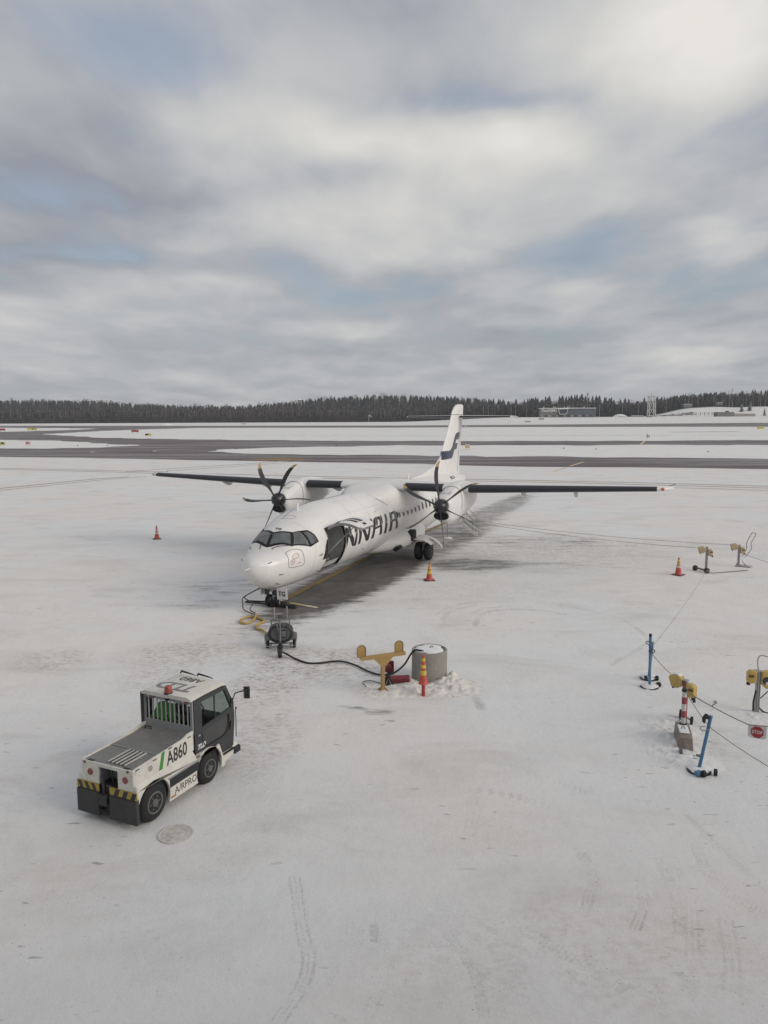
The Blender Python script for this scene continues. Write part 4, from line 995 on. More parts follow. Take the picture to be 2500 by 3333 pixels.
# ================================================================== TOW TRACTOR (x forward from the rear bumper, y to its left)
TT = thing('tow_tractor', 'white and charcoal baggage tractor with a flat rear deck and barred cab', 'tow tractor', (-4.618, 12.707, 0), R(64.91))
T_WHITE = mat('tractor white paint', (0.68, 0.655, 0.60), 0.45, var=0.08, vscale=2.5, dirt=(0.36, 0.30, 0.24), dirt_amt=0.145, coat=0.1, chips=(.10, .075, .055))
T_DARK = mat('tractor charcoal paint', (0.040, 0.041, 0.046), 0.5, var=0.12, dirt=(0.14, 0.135, 0.13), dirt_amt=0.11, chips=(.20, .19, .18))
T_DECK = mat('tractor grey deck', (0.185, 0.183, 0.178), 0.6, var=0.12, vscale=4, dirt=(0.32, 0.31, 0.30), dirt_amt=0.13, chips=(.07, .07, .07))
T_CAGE = mat('tractor grey cage', (0.30, 0.305, 0.31), 0.5, var=0.08, dirt=(0.20, 0.19, 0.18), dirt_amt=0.05)
T_BUMP = mat('dark cast bumper', (0.050, 0.050, 0.050), 0.7, var=0.2, dirt=(0.15, 0.14, 0.13), dirt_amt=0.11)
T_GREEN = mat('green stripe', (0.055, 0.27, 0.045), 0.45)
T_GLASS = bpy.data.materials.new('tractor cab glass'); T_GLASS.use_nodes = True
_b = T_GLASS.node_tree.nodes['Principled BSDF']; _b.inputs['Base Color'].default_value = (0.55, 0.6, 0.58, 1); _b.inputs['Roughness'].default_value = 0.03; _b.inputs['Transmission Weight'].default_value = 1.0; _b.inputs['IOR'].default_value = 1.1
T_LAMP = mat('red lamp lens', (0.24, 0.055, 0.045), 0.25, spec=0.7)
T_PRINT = mat('black print', (0.028, 0.026, 0.026), 0.5)
T_BLACK = mat('black plastic', (0.022, 0.022, 0.024), 0.55, var=0.15)

def arc(cx, cz, r, a0, a1, n=12): return [(cx + r * math.cos(R(a0 + (a1 - a0) * k / n)), cz + r * math.sin(R(a0 + (a1 - a0) * k / n))) for k in range(n + 1)]
skin = [(-.30, .17)] + arc(.11, .33, .40, 203.6, -23.6, 16) + [(.50, .16), (1.25, .16)] + arc(1.62, .31, .38, 203, -22, 14) + [(2.02, .15), (2.10, .16), (2.06, .34), (1.93, .66), (1.86, .62), (1.26, .62), (1.22, .70), (-.30, .70)]
def hull(y0, y1):
    b = MB(); b.prism(skin, y0, y1); return b
for s in (-1, 1):
    hull(s * .65, s * .60).build('side_skirt', T_WHITE, TT, bevel=.006)
    b = MB(); b.loft([[(x, s * .65, .70), (x, s * .58, .79), (x, s * .54, .79), (x, s * .60, .70)] for x in (-.30, .30, .46, 1.22)]); b.build('fender_top', T_WHITE, TT, smooth=20)
    top = [(-.30, .79), (1.26, .79), (1.26, 1.17), (1.12, 1.165), (.95, 1.12), (.6, 1.105), (-.26, 1.075), (-.30, 1.06)]
    b = MB(); b.prism(top, s * .58, s * .545); b.build('side_panel', T_WHITE, TT, bevel=.005)
# wheel wells and chassis
b = MB(); b.box((1.05, 0, .36), (2.6, .96, .34)); b.box((.11, 0, .55), (.78, 1.14, .30)); b.box((1.62, 0, .50), (.7, 1.14, .22)); b.build('chassis', T_BLACK, TT)
b = MB(); b.box((.038, 0, 1.035), (.636, 1.088, .05)); D = b.build('rear_deck', T_DECK, TT)
b = MB(); b.loft([[(x, -.545, z), (x, .545, z), (x, .545, z - .05), (x, -.545, z - .05)] for x, z in ((.36, 1.066), (.9, 1.074), (1.26, 1.12))]); b.build('front_deck', T_DECK, TT)
b = MB(); b.box((.36, 0, 1.068), (.016, 1.08, .014)); b.build('deck_strip', T_CAGE, D)
b = MB(); b.box((.06, -.115, 1.0615), (.54, .40, .004)); GR = b.build('grille', T_BLACK, D)
for k in range(5):
    b = MB(); y = .07 - k * .093
    b.box((.06, y, 1.072), (.54, .022 if k % 2 else .03, .024)); b.build('grille_bar', mat('pale grille bar', (.46, .455, .44), .5, dirt=(.3, .29, .27), dirt_amt=.1) if k == 0 else bpy.data.materials['pale grille bar'], GR, bevel=.004)
b = MB(); b.tube([(1.12, .30, 1.09), (1.12, .30, 1.15), (1.12, .44, 1.15), (1.12, .44, 1.09)], .012, 6); b.build('grab_handle', T_BLACK, TT)
# rear face with its hitch pocket
b = MB()
for y0, y1, z0, z1 in ((.19, .65, .69, .79), (.19, .575, .79, 1.06), (-.65, -.24, .69, .79), (-.575, -.24, .79, 1.06), (-.24, .19, 1.0, 1.06)):
    b.box((-.295, (y0 + y1) / 2, (z0 + z1) / 2), (.03, y1 - y0, z1 - z0))
RF = b.build('rear_face', T_WHITE, TT)
b = MB()
b.box((-.05, -.025, .84), (.01, .43, .34)); b.box((-.16, .18, .84), (.24, .012, .34)); b.box((-.16, -.235, .84), (.24, .012, .34)); b.box((-.16, -.025, .67), (.24, .43, .01)); b.build('hitch_pocket', T_CAGE, RF)
b = MB(); b.cyl((-.30, .10, .34), (-.30, .10, .86), .022, n=10); b.tube([(-.30, .10, .86), (-.26, .06, .95), (-.2, .0, .96), (-.16, -.04, .90)], .016, 6); b.tube([(-.2, -.02, .94), (-.25, -.05, .84), (-.24, -.08, .72)], .009, 6); b.box((-.32, .08, .50), (.12, .17, .05)); b.box((-.34, .08, .42), (.08, .15, .14)); b.box((-.32, .08, .36), (.12, .17, .03)); b.cyl((-.35, .11, .33), (-.35, .11, .53), .03, n=10); b.build('tow_hitch', T_BUMP, TT, bevel=.004)
for s, y0, y1 in ((1, .19, .69), (-1, -.66, -.06)):
    b = MB(); b.box((-.31, (y0 + y1) / 2, .33), (.08, y1 - y0, .42)); b.box((-.30, (y0 + y1) / 2, .555), (.055, y1 - y0, .04)); B_ = b.build('rear_bumper', T_BUMP, TT, bevel=.012)
    b = MB(); b.box((-.318, (y0 + y1) / 2, .625), (.022, y1 - y0, .125)); ST_ = b.build('warning_band', [mat('warning yellow', (0.40, 0.29, 0.05), .5, dirt=(.2, .17, .1), dirt_amt=.08)][0], TT)
    n = 3
    for k in range(n):
        w = (y1 - y0) / (2 * n + .5); a = y0 + w * (.55 + 2 * k); sl = .09 * (1 if s > 0 else -1)
        b = MB(); b.loft([[(x, a, .564), (x, a + w, .564), (x, a + w + sl * .6, .686), (x, a + sl * .6, .686)] for x in (-.3305, -.328)]); b.build('warning_stripe', T_PRINT, ST_)
for y in (.38, -.41):
    b = MB(); b.lathe((-.31, y, .875), (-1, 0, 0), [(0, .058), (.012, .058), (.02, .05), (.024, .02)], 18); b.build('tail_light', T_LAMP, TT)
for y in (.50, -.47):
    b = MB(); b.lathe((-.31, y, 1.035), (-1, 0, 0), [(0, .026), (.01, .026), (.016, .01)], 12); b.build('marker_light', mat('dull orange lens', (.22, .10, .06), .4), TT)
for x0, y0 in ((-.24, .40), (-.24, -.40)):
    b = MB(); b.box((x0 - .02, y0, 1.062), (.05, .12, .012)); b.build('deck_latch', T_BLACK, TT)
# side details, right then left
for s in (-1, 1):
    b = MB(); b.box((.90, s * .648, .50), (.80, .02, .165)); b.build('battery_cover', T_BLACK, TT, bevel=.004)
    b = MB(); b.box((.89, s * .652, .600), (.84, .03, .022)); b.build('trim_bar', T_CAGE, TT)
    b = MB(); b.loft([[(-.0 + x, s * y, z) for x, z in ((.315, .80), (.405, .80), (.485, 1.098), (.40, 1.096))] for y in (.5805, .5825)]); b.build('green_stripe', T_GREEN, TT)
    Mx = (Matrix(((1, 0, 0, 0), (0, 0, -1, -.582), (0, 1, 0, 0), (0, 0, 0, 1))) if s < 0 else Matrix(((-1, 0, 0, 0), (0, 0, 1, .582), (0, 1, 0, 0), (0, 0, 0, 1))))
    def at(x, z, o=0.0): 
        m_ = Mx.copy(); m_[0][3] = x; m_[2][3] = z; m_[1][3] += s * o; return m_
    b = MB(); b.text('A860', .35, at(.80, .915), .001, .72, bold=.006); b.build('lettering', T_PRINT, TT)
    b = MB(); b.text('A/RPRO', .185, at(.925, .30, .0695), .001, .95); b.build('lettering', T_PRINT, TT)
    b = MB(); b.text('TLD', .13, at(1.46, .80, .018), .001, 1.0, shear=.25, bold=.005); b.build('lettering', mat('white print', (.75, .75, .74), .5), TT)
    b = MB(); b.lathe((.11, s * .58, .935), (0, s, 0), [(0, .048), (.002, .048), (.002, .036), (.0005, .0355)], 18, caps=False); b.build('side_badge', T_PRINT, TT)
    b = MB(); b.lathe((.11, s * .58, .935), (0, s, 0), [(.0015, .024), (.0025, .012), (.0028, .004)], 12); b.build('badge_centre', T_CAGE, TT)
    for x in (-.2, .22, .62, 1.14):
        b = MB(); b.box((x, s * .583, 1.045 + .05 * (x > .5)), (.09, .008, .016)); b.build('panel_latch', T_BLACK, TT)
    b = MB(); b.box((.58, s * .655, .225), (.13, .008, .028)); b.build('side_reflector', mat('amber reflector', (.36, .20, .06), .4), TT)
# cab
b = MB(); b.box((2.45, 0, .62), (.16, 1.16, .62)); b.box((2.50, 0, .33), (.20, 1.24, .22)); b.build('front_cowl', T_WHITE, TT, bevel=.05)
b = MB(); b.box((2.53, 0, .30), (.20, 1.28, .13)); b.build('front_bumper', T_BLACK, TT, bevel=.015)
b = MB(); b.loft([[(x, y, z) for y, z in ((-.585, z0), (-.585, z0 + .04), (-.50, z0 + .075), (.50, z0 + .075), (.585, z0 + .04), (.585, z0))] for x, z0 in ((1.20, 1.735), (1.6, 1.748), (2.16, 1.742), (2.28, 1.70))]); RO = b.build('cab_roof', T_WHITE, TT, smooth=25)
rows_ = [Matrix(((0, -1, 0, 1.60), (1, 0, 0, .02), (0, 0, 1, 1.8235), (0, 0, 0, 1))), Matrix(((0, -1, 0, 2.00), (1, 0, 0, .02), (0, 0, 1, 1.824), (0, 0, 0, 1)))]
b = MB(); b.text('TLD', .46, rows_[0], .001, 1.0, shear=.2, bold=.012); b.build('lettering', mat('grey print', (.20, .20, .20), .5) if 'roof print' not in bpy.data.materials else None, RO)
b = MB(); b.text('A860', .27, rows_[1], .001, .9); b.build('lettering', T_PRINT, RO)
for y in (.20, -.22):
    b = MB(); b.tube([(2.29, y + .34, 1.80), (2.25, y + .28, 1.86), (2.22, y, 1.845), (2.20, y - .12, 1.835)], [.016, .022, .014, .006], 6); b.build('wiper', T_BLACK, TT)
b = MB(); b.lathe((1.27, -.02, 1.80), (0, 0, 1), [(0, .085), (.03, .08)], 16); BE = b.build('beacon_base', T_BLACK, TT)
b = MB(); b.lathe((1.27, -.02, 1.83), (0, 0, 1), [(0, .075), (.09, .068), (.12, .05), (.13, .01)], 16); b.build('beacon', mat('red beacon', (0.34, 0.07, 0.055), .25, spec=.7), TT, smooth=50)
# rear cage of the cab
b = MB()
for y0, y1, z0, z1 in ((-.58, .60, 1.665, 1.755), (-.58, .60, 1.10, 1.245), (.53, .60, 1.245, 1.665), (-.58, -.53, 1.245, 1.665)): b.box((1.265, (y0 + y1) / 2, (z0 + z1) / 2), (.03, y1 - y0, z1 - z0))
CG = b.build('cab_cage', T_CAGE, TT)
for k in range(10):
    y = .46 - k * .103; b = MB(); b.box((1.262, y, 1.455), (.018, .020, .425)); b.build('cage_bar', mat('bar paint', (.50, .50, .50), .5) if k == 0 else bpy.data.materials['bar paint'], CG)
for y in (.40, -.42):
    b = MB(); b.box((1.242, y, 1.712), (.03, .17, .06)); L_ = b.build('cab_lamp', T_LAMP, TT, bevel=.01)
    b = MB(); b.box((1.225, y + .03, 1.712), (.008, .06, .05)); b.build('lens', mat('clear lens', (.45, .40, .38), .3) if 'clear lens' not in bpy.data.materials else bpy.data.materials['clear lens'], L_)
b = MB(); b.tube([(1.24, .02, 1.69), (1.22, .0, 1.68), (1.24, -.05, 1.70)], .02, 6); b.beam((1.245, -.14, 1.70), (1.245, -.24, 1.72), .01, .01); b.build('lamp_fitting', T_BLACK, TT)
b = MB(); b.box((1.27, .60, 1.42), (.12, .045, .68)); b.build('corner_post', T_DARK, TT, bevel=.008)
for s in (-1, 1):
    y = s * .575
    def pane_frame(b, poly): b.prism(poly, y - .022, y + .022)
    b = MB()
    pane_frame(b, [(1.285, .62), (1.50, .62), (1.50, 1.735), (1.285, 1.735)])                        # rear post
    pane_frame(b, [(1.50, 1.645), (2.20, 1.645), (2.25, 1.725), (1.50, 1.735)])                        # roof rail
    pane_frame(b, [(2.20, 1.645), (2.25, 1.725), (2.49, 1.30), (2.51, .95), (2.40, .95), (2.40, 1.25)])   # front post
    pane_frame(b, [(1.50, 1.05), (2.40, 1.12), (2.40, 1.22), (1.50, 1.15)])                              # waist
    pane_frame(b, [(1.50, .62), (1.86, .62), (1.93, .68), (2.04, .36), (2.44, .40), (2.51, .95), (2.40, .95), (2.36, .80), (2.2, .72), (1.5, .72)])
    pane_frame(b, [(1.50, .72), (1.62, .72), (1.54, .80), (1.50, .92)]); pane_frame(b, [(2.40, .95), (2.40, 1.12), (2.34, 1.12), (2.34, .95)])
    CS = b.build('cab_side', T_DARK, TT, smooth=0)
    b = MB(); b.prism([(1.50, 1.15), (2.40, 1.22), (2.40, 1.25), (2.20, 1.645), (1.50, 1.645)], y - .004, y + .004); b.build('side_window', T_GLASS, CS)
    b = MB(); b.box((1.90, y + s * .006, 1.41), (.022, .02, .47)); b.build('window_bar', T_BLACK, CS)
    b = MB(); b.prism([(1.50, .92), (1.54, .80), (1.62, .72), (2.2, .72), (2.34, .82), (2.34, 1.105), (1.50, 1.05)], y - .004, y + .004); b.build('lower_window', mat('dark tinted glass', (.055, .056, .058), .12) if 'dark tinted glass' not in bpy.data.materials else bpy.data.materials['dark tinted glass'], CS)
    b = MB(); b.tube([(1.50, .98, ), (1.515, .86), (1.57, .76), (1.70, .71), (2.12, .72), (2.26, .77), (2.32, .86), (2.33, 1.10)] and [(px, y + s * .022, pz) for px, pz in ((1.50, 1.02), (1.515, .86), (1.57, .76), (1.70, .72), (2.12, .72), (2.26, .77), (2.325, .88), (2.33, 1.10))], .012, 5); b.build('window_seal', T_BLACK, CS)
    b = MB(); b.box((1.40, y + s * .028, 1.03), (.06, .02, .035)); b.build('door_catch', T_CAGE, CS)
    b = MB(); b.loft([[(px, y + q, pz) for px, pz in ((2.02, .36), (2.10, .40), (2.60, .385), (2.62, .30), (2.04, .155))] for q in (-.03, s * .085 if False else .03)]); 
    b.build('step_plate', T_WHITE, TT)
    b = MB(); b.box((2.30, s * .612, .375), (.56, .06, .03)); b.build('cab_step', T_BLACK, TT)
b = MB(); b.box((2.375, 0, 1.33), (.014, 1.10, .78), Matrix.Rotation(R(-28), 3, 'Y')); b.build('windscreen', T_GLASS, TT)
b = MB(); b.box((2.30, 0, .98), (.28, 1.08, .16)); b.cyl((2.18, -.02, 1.06), (2.08, -.02, 1.16), .02, n=8); b.build('dashboard', T_BLACK, TT, bevel=.03)
b = MB(); b.tube([(2.07 + .05 * math.sin(a), -.02 + .16 * math.cos(a), 1.17 + .15 * math.sin(a)) for a in np.linspace(0, 2 * math.pi, 22)], .013, 6); b.build('steering_wheel', T_BLACK, TT)
for y in (-.24, .26):
    b = MB(); b.box((1.62, y, .92), (.42, .44, .12)); b.box((1.42, y, 1.12), (.10, .42, .48), Matrix.Rotation(R(-10), 3, 'Y')); b.build('seat', T_BLACK, TT, bevel=.03)
b = MB(); b.tube([(2.40, -.585, 1.33), (2.44, -.63, 1.40), (2.46, -.66, 1.50), (2.54, -.74, 1.52), (2.64, -.80, 1.515)], .012, 6); b.box((2.42, -.60, 1.35), (.07, .04, .09)); MR = b.build('mirror_arm', T_BLACK, TT)
b = MB(); b.box((2.66, -.80, 1.47), (.05, .13, .25), Matrix.Rotation(R(25), 3, 'Z')); b.build('mirror', T_BLACK, TT, bevel=.02)
b = MB(); b.box((2.634, -.792, 1.47), (.006, .10, .21), Matrix.Rotation(R(25), 3, 'Z')); b.build('mirror_glass', mat('mirror glass', (.6, .62, .63), .05, metal=1.0, var=.02), MR)
b = MB(); b.tube([(2.54, -.60, .56), (2.55, -.60, .95), (2.53, -.60, 1.08), (2.56, -.60, 1.14)], .010, 5); b.sphere((2.56, -.60, 1.15), .022, 8, 5); b.build('corner_marker', T_BLACK, TT)
T_RIM = mat('grey wheel rim', (0.12, 0.12, 0.118), 0.5, var=.2, dirt=(.28, .27, .26), dirt_amt=.08)
for x, r, w in ((.11, .33, .22), (1.62, .30, .20)):
    for s in (-1, 1): wheel('wheel', (x, s * (.655 - w / 2), r), r, w, TT, mh=T_RIM)
# the green jacket hung over the seat back
b = MB(); rg = []
for i in range(9):
    t = i / 8; row = []
    for k in range(13):
        u = (k / 12 - .5); wd = .66 * (1 - .55 * (1 - t) ** 1.4); fold = .030 * math.sin(9 * u * (1 + t) + 2 * t) + .02 * math.sin(17 * u + 4 * t)
        row.append((1.345 - .035 * t + fold, .12 + u * wd, 1.60 - .36 * t - .05 * abs(u) * (1 - t)))
    rg.append(row)
ids = [[b.vert(p) for p in r] for r in rg]
for r0, r1 in zip(ids, ids[1:]):
    for k in range(12): b.face((r0[k], r0[k + 1], r1[k + 1], r1[k]))
jk = b.build('work_jacket', mat('hi-vis green cloth', (0.10, 0.30, 0.085), .8, var=.25, vscale=5), smooth=60, label='green work jacket hung behind the bars of the tow tractor cab', cat='jacket', normals=False)
so_ = jk.modifiers.new('thickness', 'SOLIDIFY'); so_.thickness = .012
jk.location = TT.location; jk.rotation_euler = TT.rotation_euler

# ================================================================== THINGS ON THE APRON
M_CONE = mat('orange-red cone plastic', (0.50, 0.085, 0.06), .5, var=.15, vscale=6, dirt=(.30, .12, .09), dirt_amt=.1)
M_BAND = mat('yellow reflective band', (0.62, 0.47, 0.07), .4, var=.12)
M_BANDW = mat('pale reflective band', (0.60, 0.52, 0.42), .4, var=.12)
M_RUB = mat('dark cone base', (0.12, 0.045, 0.05), .7, var=.2)
def cone(label, x, y, bands, rz, base=True, h=.77, tip=None, tilt=0):
    t = thing('traffic_cone', label, 'cone', (x, y, 0), R(rz), 'traffic cones on the apron'); t.rotation_euler = (R(tilt), R(tilt * .5), R(rz))
    rad = lambda z: .030 + (.145 - .030) * (1 - (z - .04) / (h - .04)) ** 1.15
    b = MB(); b.box((0, 0, .02), (.44, .44, .04)); b.build('base', M_RUB, t, bevel=.02)
    b = MB(); b.lathe((0, 0, 0), (0, 0, 1), [(.035, .17), (.055, .155)] + [(z, rad(z)) for z in np.linspace(.07, h, 12)] + [(h + .004, .012)], 24); b.build('body', M_CONE if tip is None else M_CONE, t, smooth=50)
    for z0, z1, m_ in bands:
        b = MB(); b.lathe((0, 0, 0), (0, 0, 1), [(z0, rad(z0) - .002), (z0 + .002, rad(z0) + .004), (z1 - .002, rad(z1) + .004), (z1, rad(z1) - .002)], 24, caps=False); b.build('band', m_, t)
    return t
cone('traffic cone with pale bands on the empty snow left of the aircraft', -13.0, 43.35, [(.30, .40, M_BANDW), (.48, .56, M_BANDW), (.63, .74, mat('grubby tan band', (.34, .22, .12), .5))], 25)
cone('traffic cone with yellow bands standing in front of the main wheels', 1.91, 31.95, [(.30, .44, M_BAND), (.50, .57, M_BAND), (.62, .68, M_BAND)], 10, tilt=1.5)
cone('traffic cone with yellow bands beside the two pale barrier posts', 12.81, 32.80, [(.33, .44, M_BANDW), (.48, .55, M_BAND), (.60, .68, M_BAND)], 40)

# red bollard post with a cone pushed over it
t = thing('cone_topped_post', 'short red post with a banded cone over its top, before the concrete ring', 'post', (.96, 18.40, 0), R(12))
b = MB(); b.cyl((0, 0, -.05), (0, 0, .55), .045, n=16); b.build('post', mat('red post paint', (.40, .045, .05), .45, dirt=(.3, .2, .2), dirt_amt=.08), t)
b = MB(); b.lathe((0, 0, 0), (0, 0, 1), [(.335, .130), (.35, .125), (.36, .118), (.40, .098), (.55, .075), (.80, .058), (1.05, .034), (1.06, .012)], 24); b.build('cone_body', M_CONE, t, smooth=50)
for z0, z1 in ((.56, .68), (.74, .82), (.91, .99)):
    r0, r1 = np.interp([z0, z1], [.55, .80, 1.05], [.075, .058, .034]); b = MB(); b.lathe((0, 0, 0), (0, 0, 1), [(z0, r0 - .002), (z0 + .002, r0 + .004), (z1 - .002, r1 + .004), (z1, r1 - .002)], 24, caps=False); b.build('band', M_BAND, t)

# concrete ring with a snowy lid
t = thing('concrete_ring', 'grey concrete well ring with snow over its lid', 'concrete ring', (1.19, 19.72, 0))
M_CONC = mat('concrete', (0.29, 0.275, 0.25), .85, var=.10, vscale=2.2, bump=.4, bscale=35, dirt=(.40, .39, .37), dirt_amt=.07)
b = MB(); b.lathe((0, 0, 0), (0, 0, 1), [(-.05, .47), (.80, .47), (.815, .455), (.815, .425), (.79, .41)], 48); b.build('shell', M_CONC, t, smooth=30)
b = MB(); b.lathe((0, 0, .79), (0, 0, 1), [(0, .405), (.010, .40), (.012, .02)], 40); LD = b.build('lid', mat('dark lid', (.07, .07, .07), .7), t)
rr = []
b = MB(); n = 44
for rad_, z_ in ((.40, .803), (.37, .822), (.24, .832), (.02, .834)):
    rr.append([( (rad_ - (.06 * max(0, math.sin(3.1 * k / n * 6.283 + 1)) ** 3 + .05 * max(0, math.sin(5 * k / n * 6.283)) ** 4) * (rad_ > .3)) * math.cos(6.283 * k / n), (rad_ - (.06 * max(0, math.sin(3.1 * k / n * 6.283 + 1)) ** 3) * (rad_ > .3)) * math.sin(6.283 * k / n), z_) for k in range(n)])
b.loft(rr); b.build('snow_cap', M_SNOW2, LD, smooth=60)
b = MB(); b.tube([(.03, .02, .83), (.03, .05, .86), (.07, .09, .865), (.10, .08, .83)], .011, 6); b.build('lid_ring', M_DARK, LD)
b = MB(); b.cyl((.13, -.44, .42), (.14, -.475, .42), .012, n=8); b.build('ring_plug', M_SNOW2, t)

# yellow T-shaped stand
M_OCH = mat('ochre painted steel', (0.36, 0.235, 0.085), .5, var=.10, dirt=(.22, .16, .10), dirt_amt=.10, chips=(.12, .08, .05))
t = thing('wheel_chock_stand', 'ochre yellow T-shaped stand with a rounded plate at each end', 'stand', (-.05, 18.66, 0), math.atan2(.46, 1.11))
b = MB(); b.box((0, 0, .47), (.085, .085, 1.0)); b.build('post', M_OCH, t, bevel=.006)
for a in (45, 135, 225, 315):
    d = Vector((math.cos(R(a)), math.sin(R(a)), 0)); b = MB(); p = [(.05, .0), (.22, .0), (.22, .015), (.05, .16)]
    s_ = d.cross(Vector((0, 0, 1))); A = [b.vert(d * u + Vector((0, 0, w)) + s_ * .006) for u, w in p]; B = [b.vert(d * u + Vector((0, 0, w)) - s_ * .006) for u, w in p]; b.bridge(A, B); b.face(A[::-1]); b.face(B); b.build('foot_brace', M_OCH, t)
b = MB(); b.box((.0, 0, .985), (1.22, .10, .05)); b.box((0, -.048, .95), (1.22, .006, .06)); b.build('beam', M_OCH, t, bevel=.004)
b = MB(); b.prism([(-.26, .925), (.26, .925), (.05, .70), (-.05, .70)], -.058, -.046); b.build('gusset', M_OCH, t)
for x in (-.56, .46):
    out = [(x - .115, 1.0), (x + .115, 1.0)] + [(x + .115 * math.cos(R(q)), 1.19 + .105 * math.sin(R(q))) for q in range(0, 181, 15)]
    b = MB(); b.prism(out, .035, .050); b.build('end_plate', M_OCH, t, bevel=.003)
    rim_ = [(px, .030, pz) for px, pz in out] + [(out[0][0], .030, out[0][1])]
    b = MB(); b.tube(rim_, .010, 5); b.build('plate_rim', mat('brown plate edge', (.20, .13, .05), .5) if 'brown plate edge' not in bpy.data.materials else bpy.data.materials['brown plate edge'], t)

# red things by the stand
M_REDP = mat('dark red paint', (0.17, 0.025, 0.035), .4, var=.2, vscale=6, dirt=(.40, .16, .16), dirt_amt=.09)
t = thing('red_canister', 'dark red cylinder lying on the snow between the yellow stand and concrete ring', 'canister', (.37, 19.33, .12), R(4))
b = MB(); b.lathe((-.27, 0, 0), (1, 0, 0), [(0, .09), (.012, .105), (.04, .108), (.06, .100), (.48, .100), (.50, .108), (.53, .105), (.54, .09)], 22); b.build('body', M_REDP, t)
b = MB(); b.tube([(-.15, -.10, .02), (.0, -.106, .0), (.15, -.10, .03)], .006, 5); b.build('handle', M_DARK, t)
t = thing('red_lamp', 'small square red lamp behind the post of the yellow stand', 'lamp', (.13, 20.05, 0), R(-8))
b = MB(); b.box((0, 0, .22), (.24, .09, .33)); b.build('housing', M_REDP, t, bevel=.03)
b = MB(); b.lathe((-.02, -.045, .23), (0, -1, 0), [(0, .085), (.03, .08), (.05, .05), (.058, .01)], 18); b.build('lens', T_LAMP, t, smooth=50)
b = MB(); b.box((.0, .03, .05), (.10, .06, .10)); b.build('foot', M_DARK, t)
t = thing('wheel_chock', 'black triangular wheel chock leaning beside the red cylinder', 'chock', (.06, 19.22, .0), R(10))
b = MB(); b.prism([(-.13, .0), (.17, .0), (.02, .34)], -.07, .07); b.build('block', M_TYRE, t, bevel=.02)
b = MB(); b.tube([(-.06, -.075, .02), (.02, -.075, .20), (.10, -.075, .02)], .012, 5); b.build('tread', T_CAGE, t)

def curve_pts(P, n=8): 
    P = [Vector(p) for p in P]; P = [2 * P[0] - P[1]] + P + [2 * P[-1] - P[-2]]; C = []
    for i in range(1, len(P) - 2):
        for t in np.linspace(0, 1, n + 1)[:-1]:
            C.append(0.5 * (2 * P[i] + (P[i + 1] - P[i - 1]) * t + (2 * P[i - 1] - 5 * P[i] + 4 * P[i + 1] - P[i + 2]) * t * t + (3 * P[i] - P[i - 1] - 3 * P[i + 1] + P[i + 2]) * t ** 3))
    return C + [P[-2]]
def line(name, pts, r, m, label, cat, n=8, group=None, seg=6):
    b = MB(); b.tube(curve_pts(pts, n), r, seg); return b.build(name, m, None, smooth=60, label=label, cat=cat, group=group)
M_CABLE = mat('black cable rubber', (.016, .016, .017), .55, var=.2)
line('power_cable', [(-2.98, 21.75, .10), (-2.80, 21.50, .10), (-2.59, 21.36, .035), (-2.19, 20.97, .03), (-1.84, 20.95, .03), (-1.30, 21.05, .05), (-.85, 20.72, .05), (-.44, 20.15, .05), (-.12, 19.85, .06), (.20, 19.70, .14), (.50, 19.55, .42), (.68, 19.52, .72), (.80, 19.50, .85), (1.02, 19.48, .825)], .026, M_CABLE,
     'thick black cable running over the snow from the hose cart to the concrete ring', 'cable')
line('thin_cable', [(-.48, 18.98, .05), (-.58, 19.30, .05), (-.38, 19.42, .05), (-.05, 19.22, .05), (.35, 19.50, .05), (.66, 19.55, .08)], .012, M_CABLE, 'thin black cable looped on the snow left of the yellow stand', 'cable')

# ================================================================== HOSE CART
C_GREY = mat('cart grey panel', (0.115, 0.12, 0.125), .55, var=.15)
C_BODY = mat('cart dark body', (0.024, 0.025, 0.028), .55, var=.2)
C_FRAME = mat('cart galvanised frame', (.22, .22, .225), .5, metal=.5, var=.15)
t = thing('hose_cart', 'small three-wheeled dark hose cart with upright poles, in front of the nose wheel', 'cart', (-3.13, 22.50, 0), R(4))
HC = t
for s in (-1, 1):
    b = MB(); b.lathe((s * .40, 0, .14), (s, 0, 0), [(-.05, .08), (-.045, .125), (-.02, .14), (.02, .14), (.045, .125), (.05, .08)], 20); W_ = b.build('wheel', M_TYRE, t)
    b = MB(); b.cyl((s * .40 - .04, 0, .14), (s * .40 + .055, 0, .14), .06, n=12); b.build('hub', C_FRAME, W_)
    b = MB(); b.loft([[(s * x, y, z) for y, z in ((-.17, .27), (.17, .27), (.19, .34 + d), (.12, .45 + d), (-.12, .45 + d), (-.19, .34 + d))] for x, d in ((.30, 0), (.40, .02), (.48, -.02))]); b.build('fender', C_GREY, t, bevel=.012)
b = MB(); b.tube([(-.46, -.22, .34), (-.44, -.24, .14), (-.34, -.24, .11), (.34, -.24, .11), (.44, -.24, .15), (.48, -.22, .36)], .018, 6); b.tube([(-.30, -.24, .11), (-.30, .2, .11)], .018, 6); b.tube([(.30, -.24, .11), (.30, .2, .11)], .018, 6); b.tube([(-.45, 0, .14), (.45, 0, .14)], .02, 6); b.tube([(.28, -.24, .12), (.28, -.24, .30), (.36, -.22, .34)], .014, 6); b.build('frame', C_FRAME, t)
b = MB(); b.loft([[(cx * k, y, .47 + cz * k) for cx, _, cz in [(p[1], 0, p[2]) for p in sel(0, 0, 0, .37, .27, .27, 32, 2.5)]] for y, k in ((-.20, .90), (-.17, 1.0), (.17, 1.0), (.22, .85))]); b.build('drum', C_BODY, t, smooth=40)
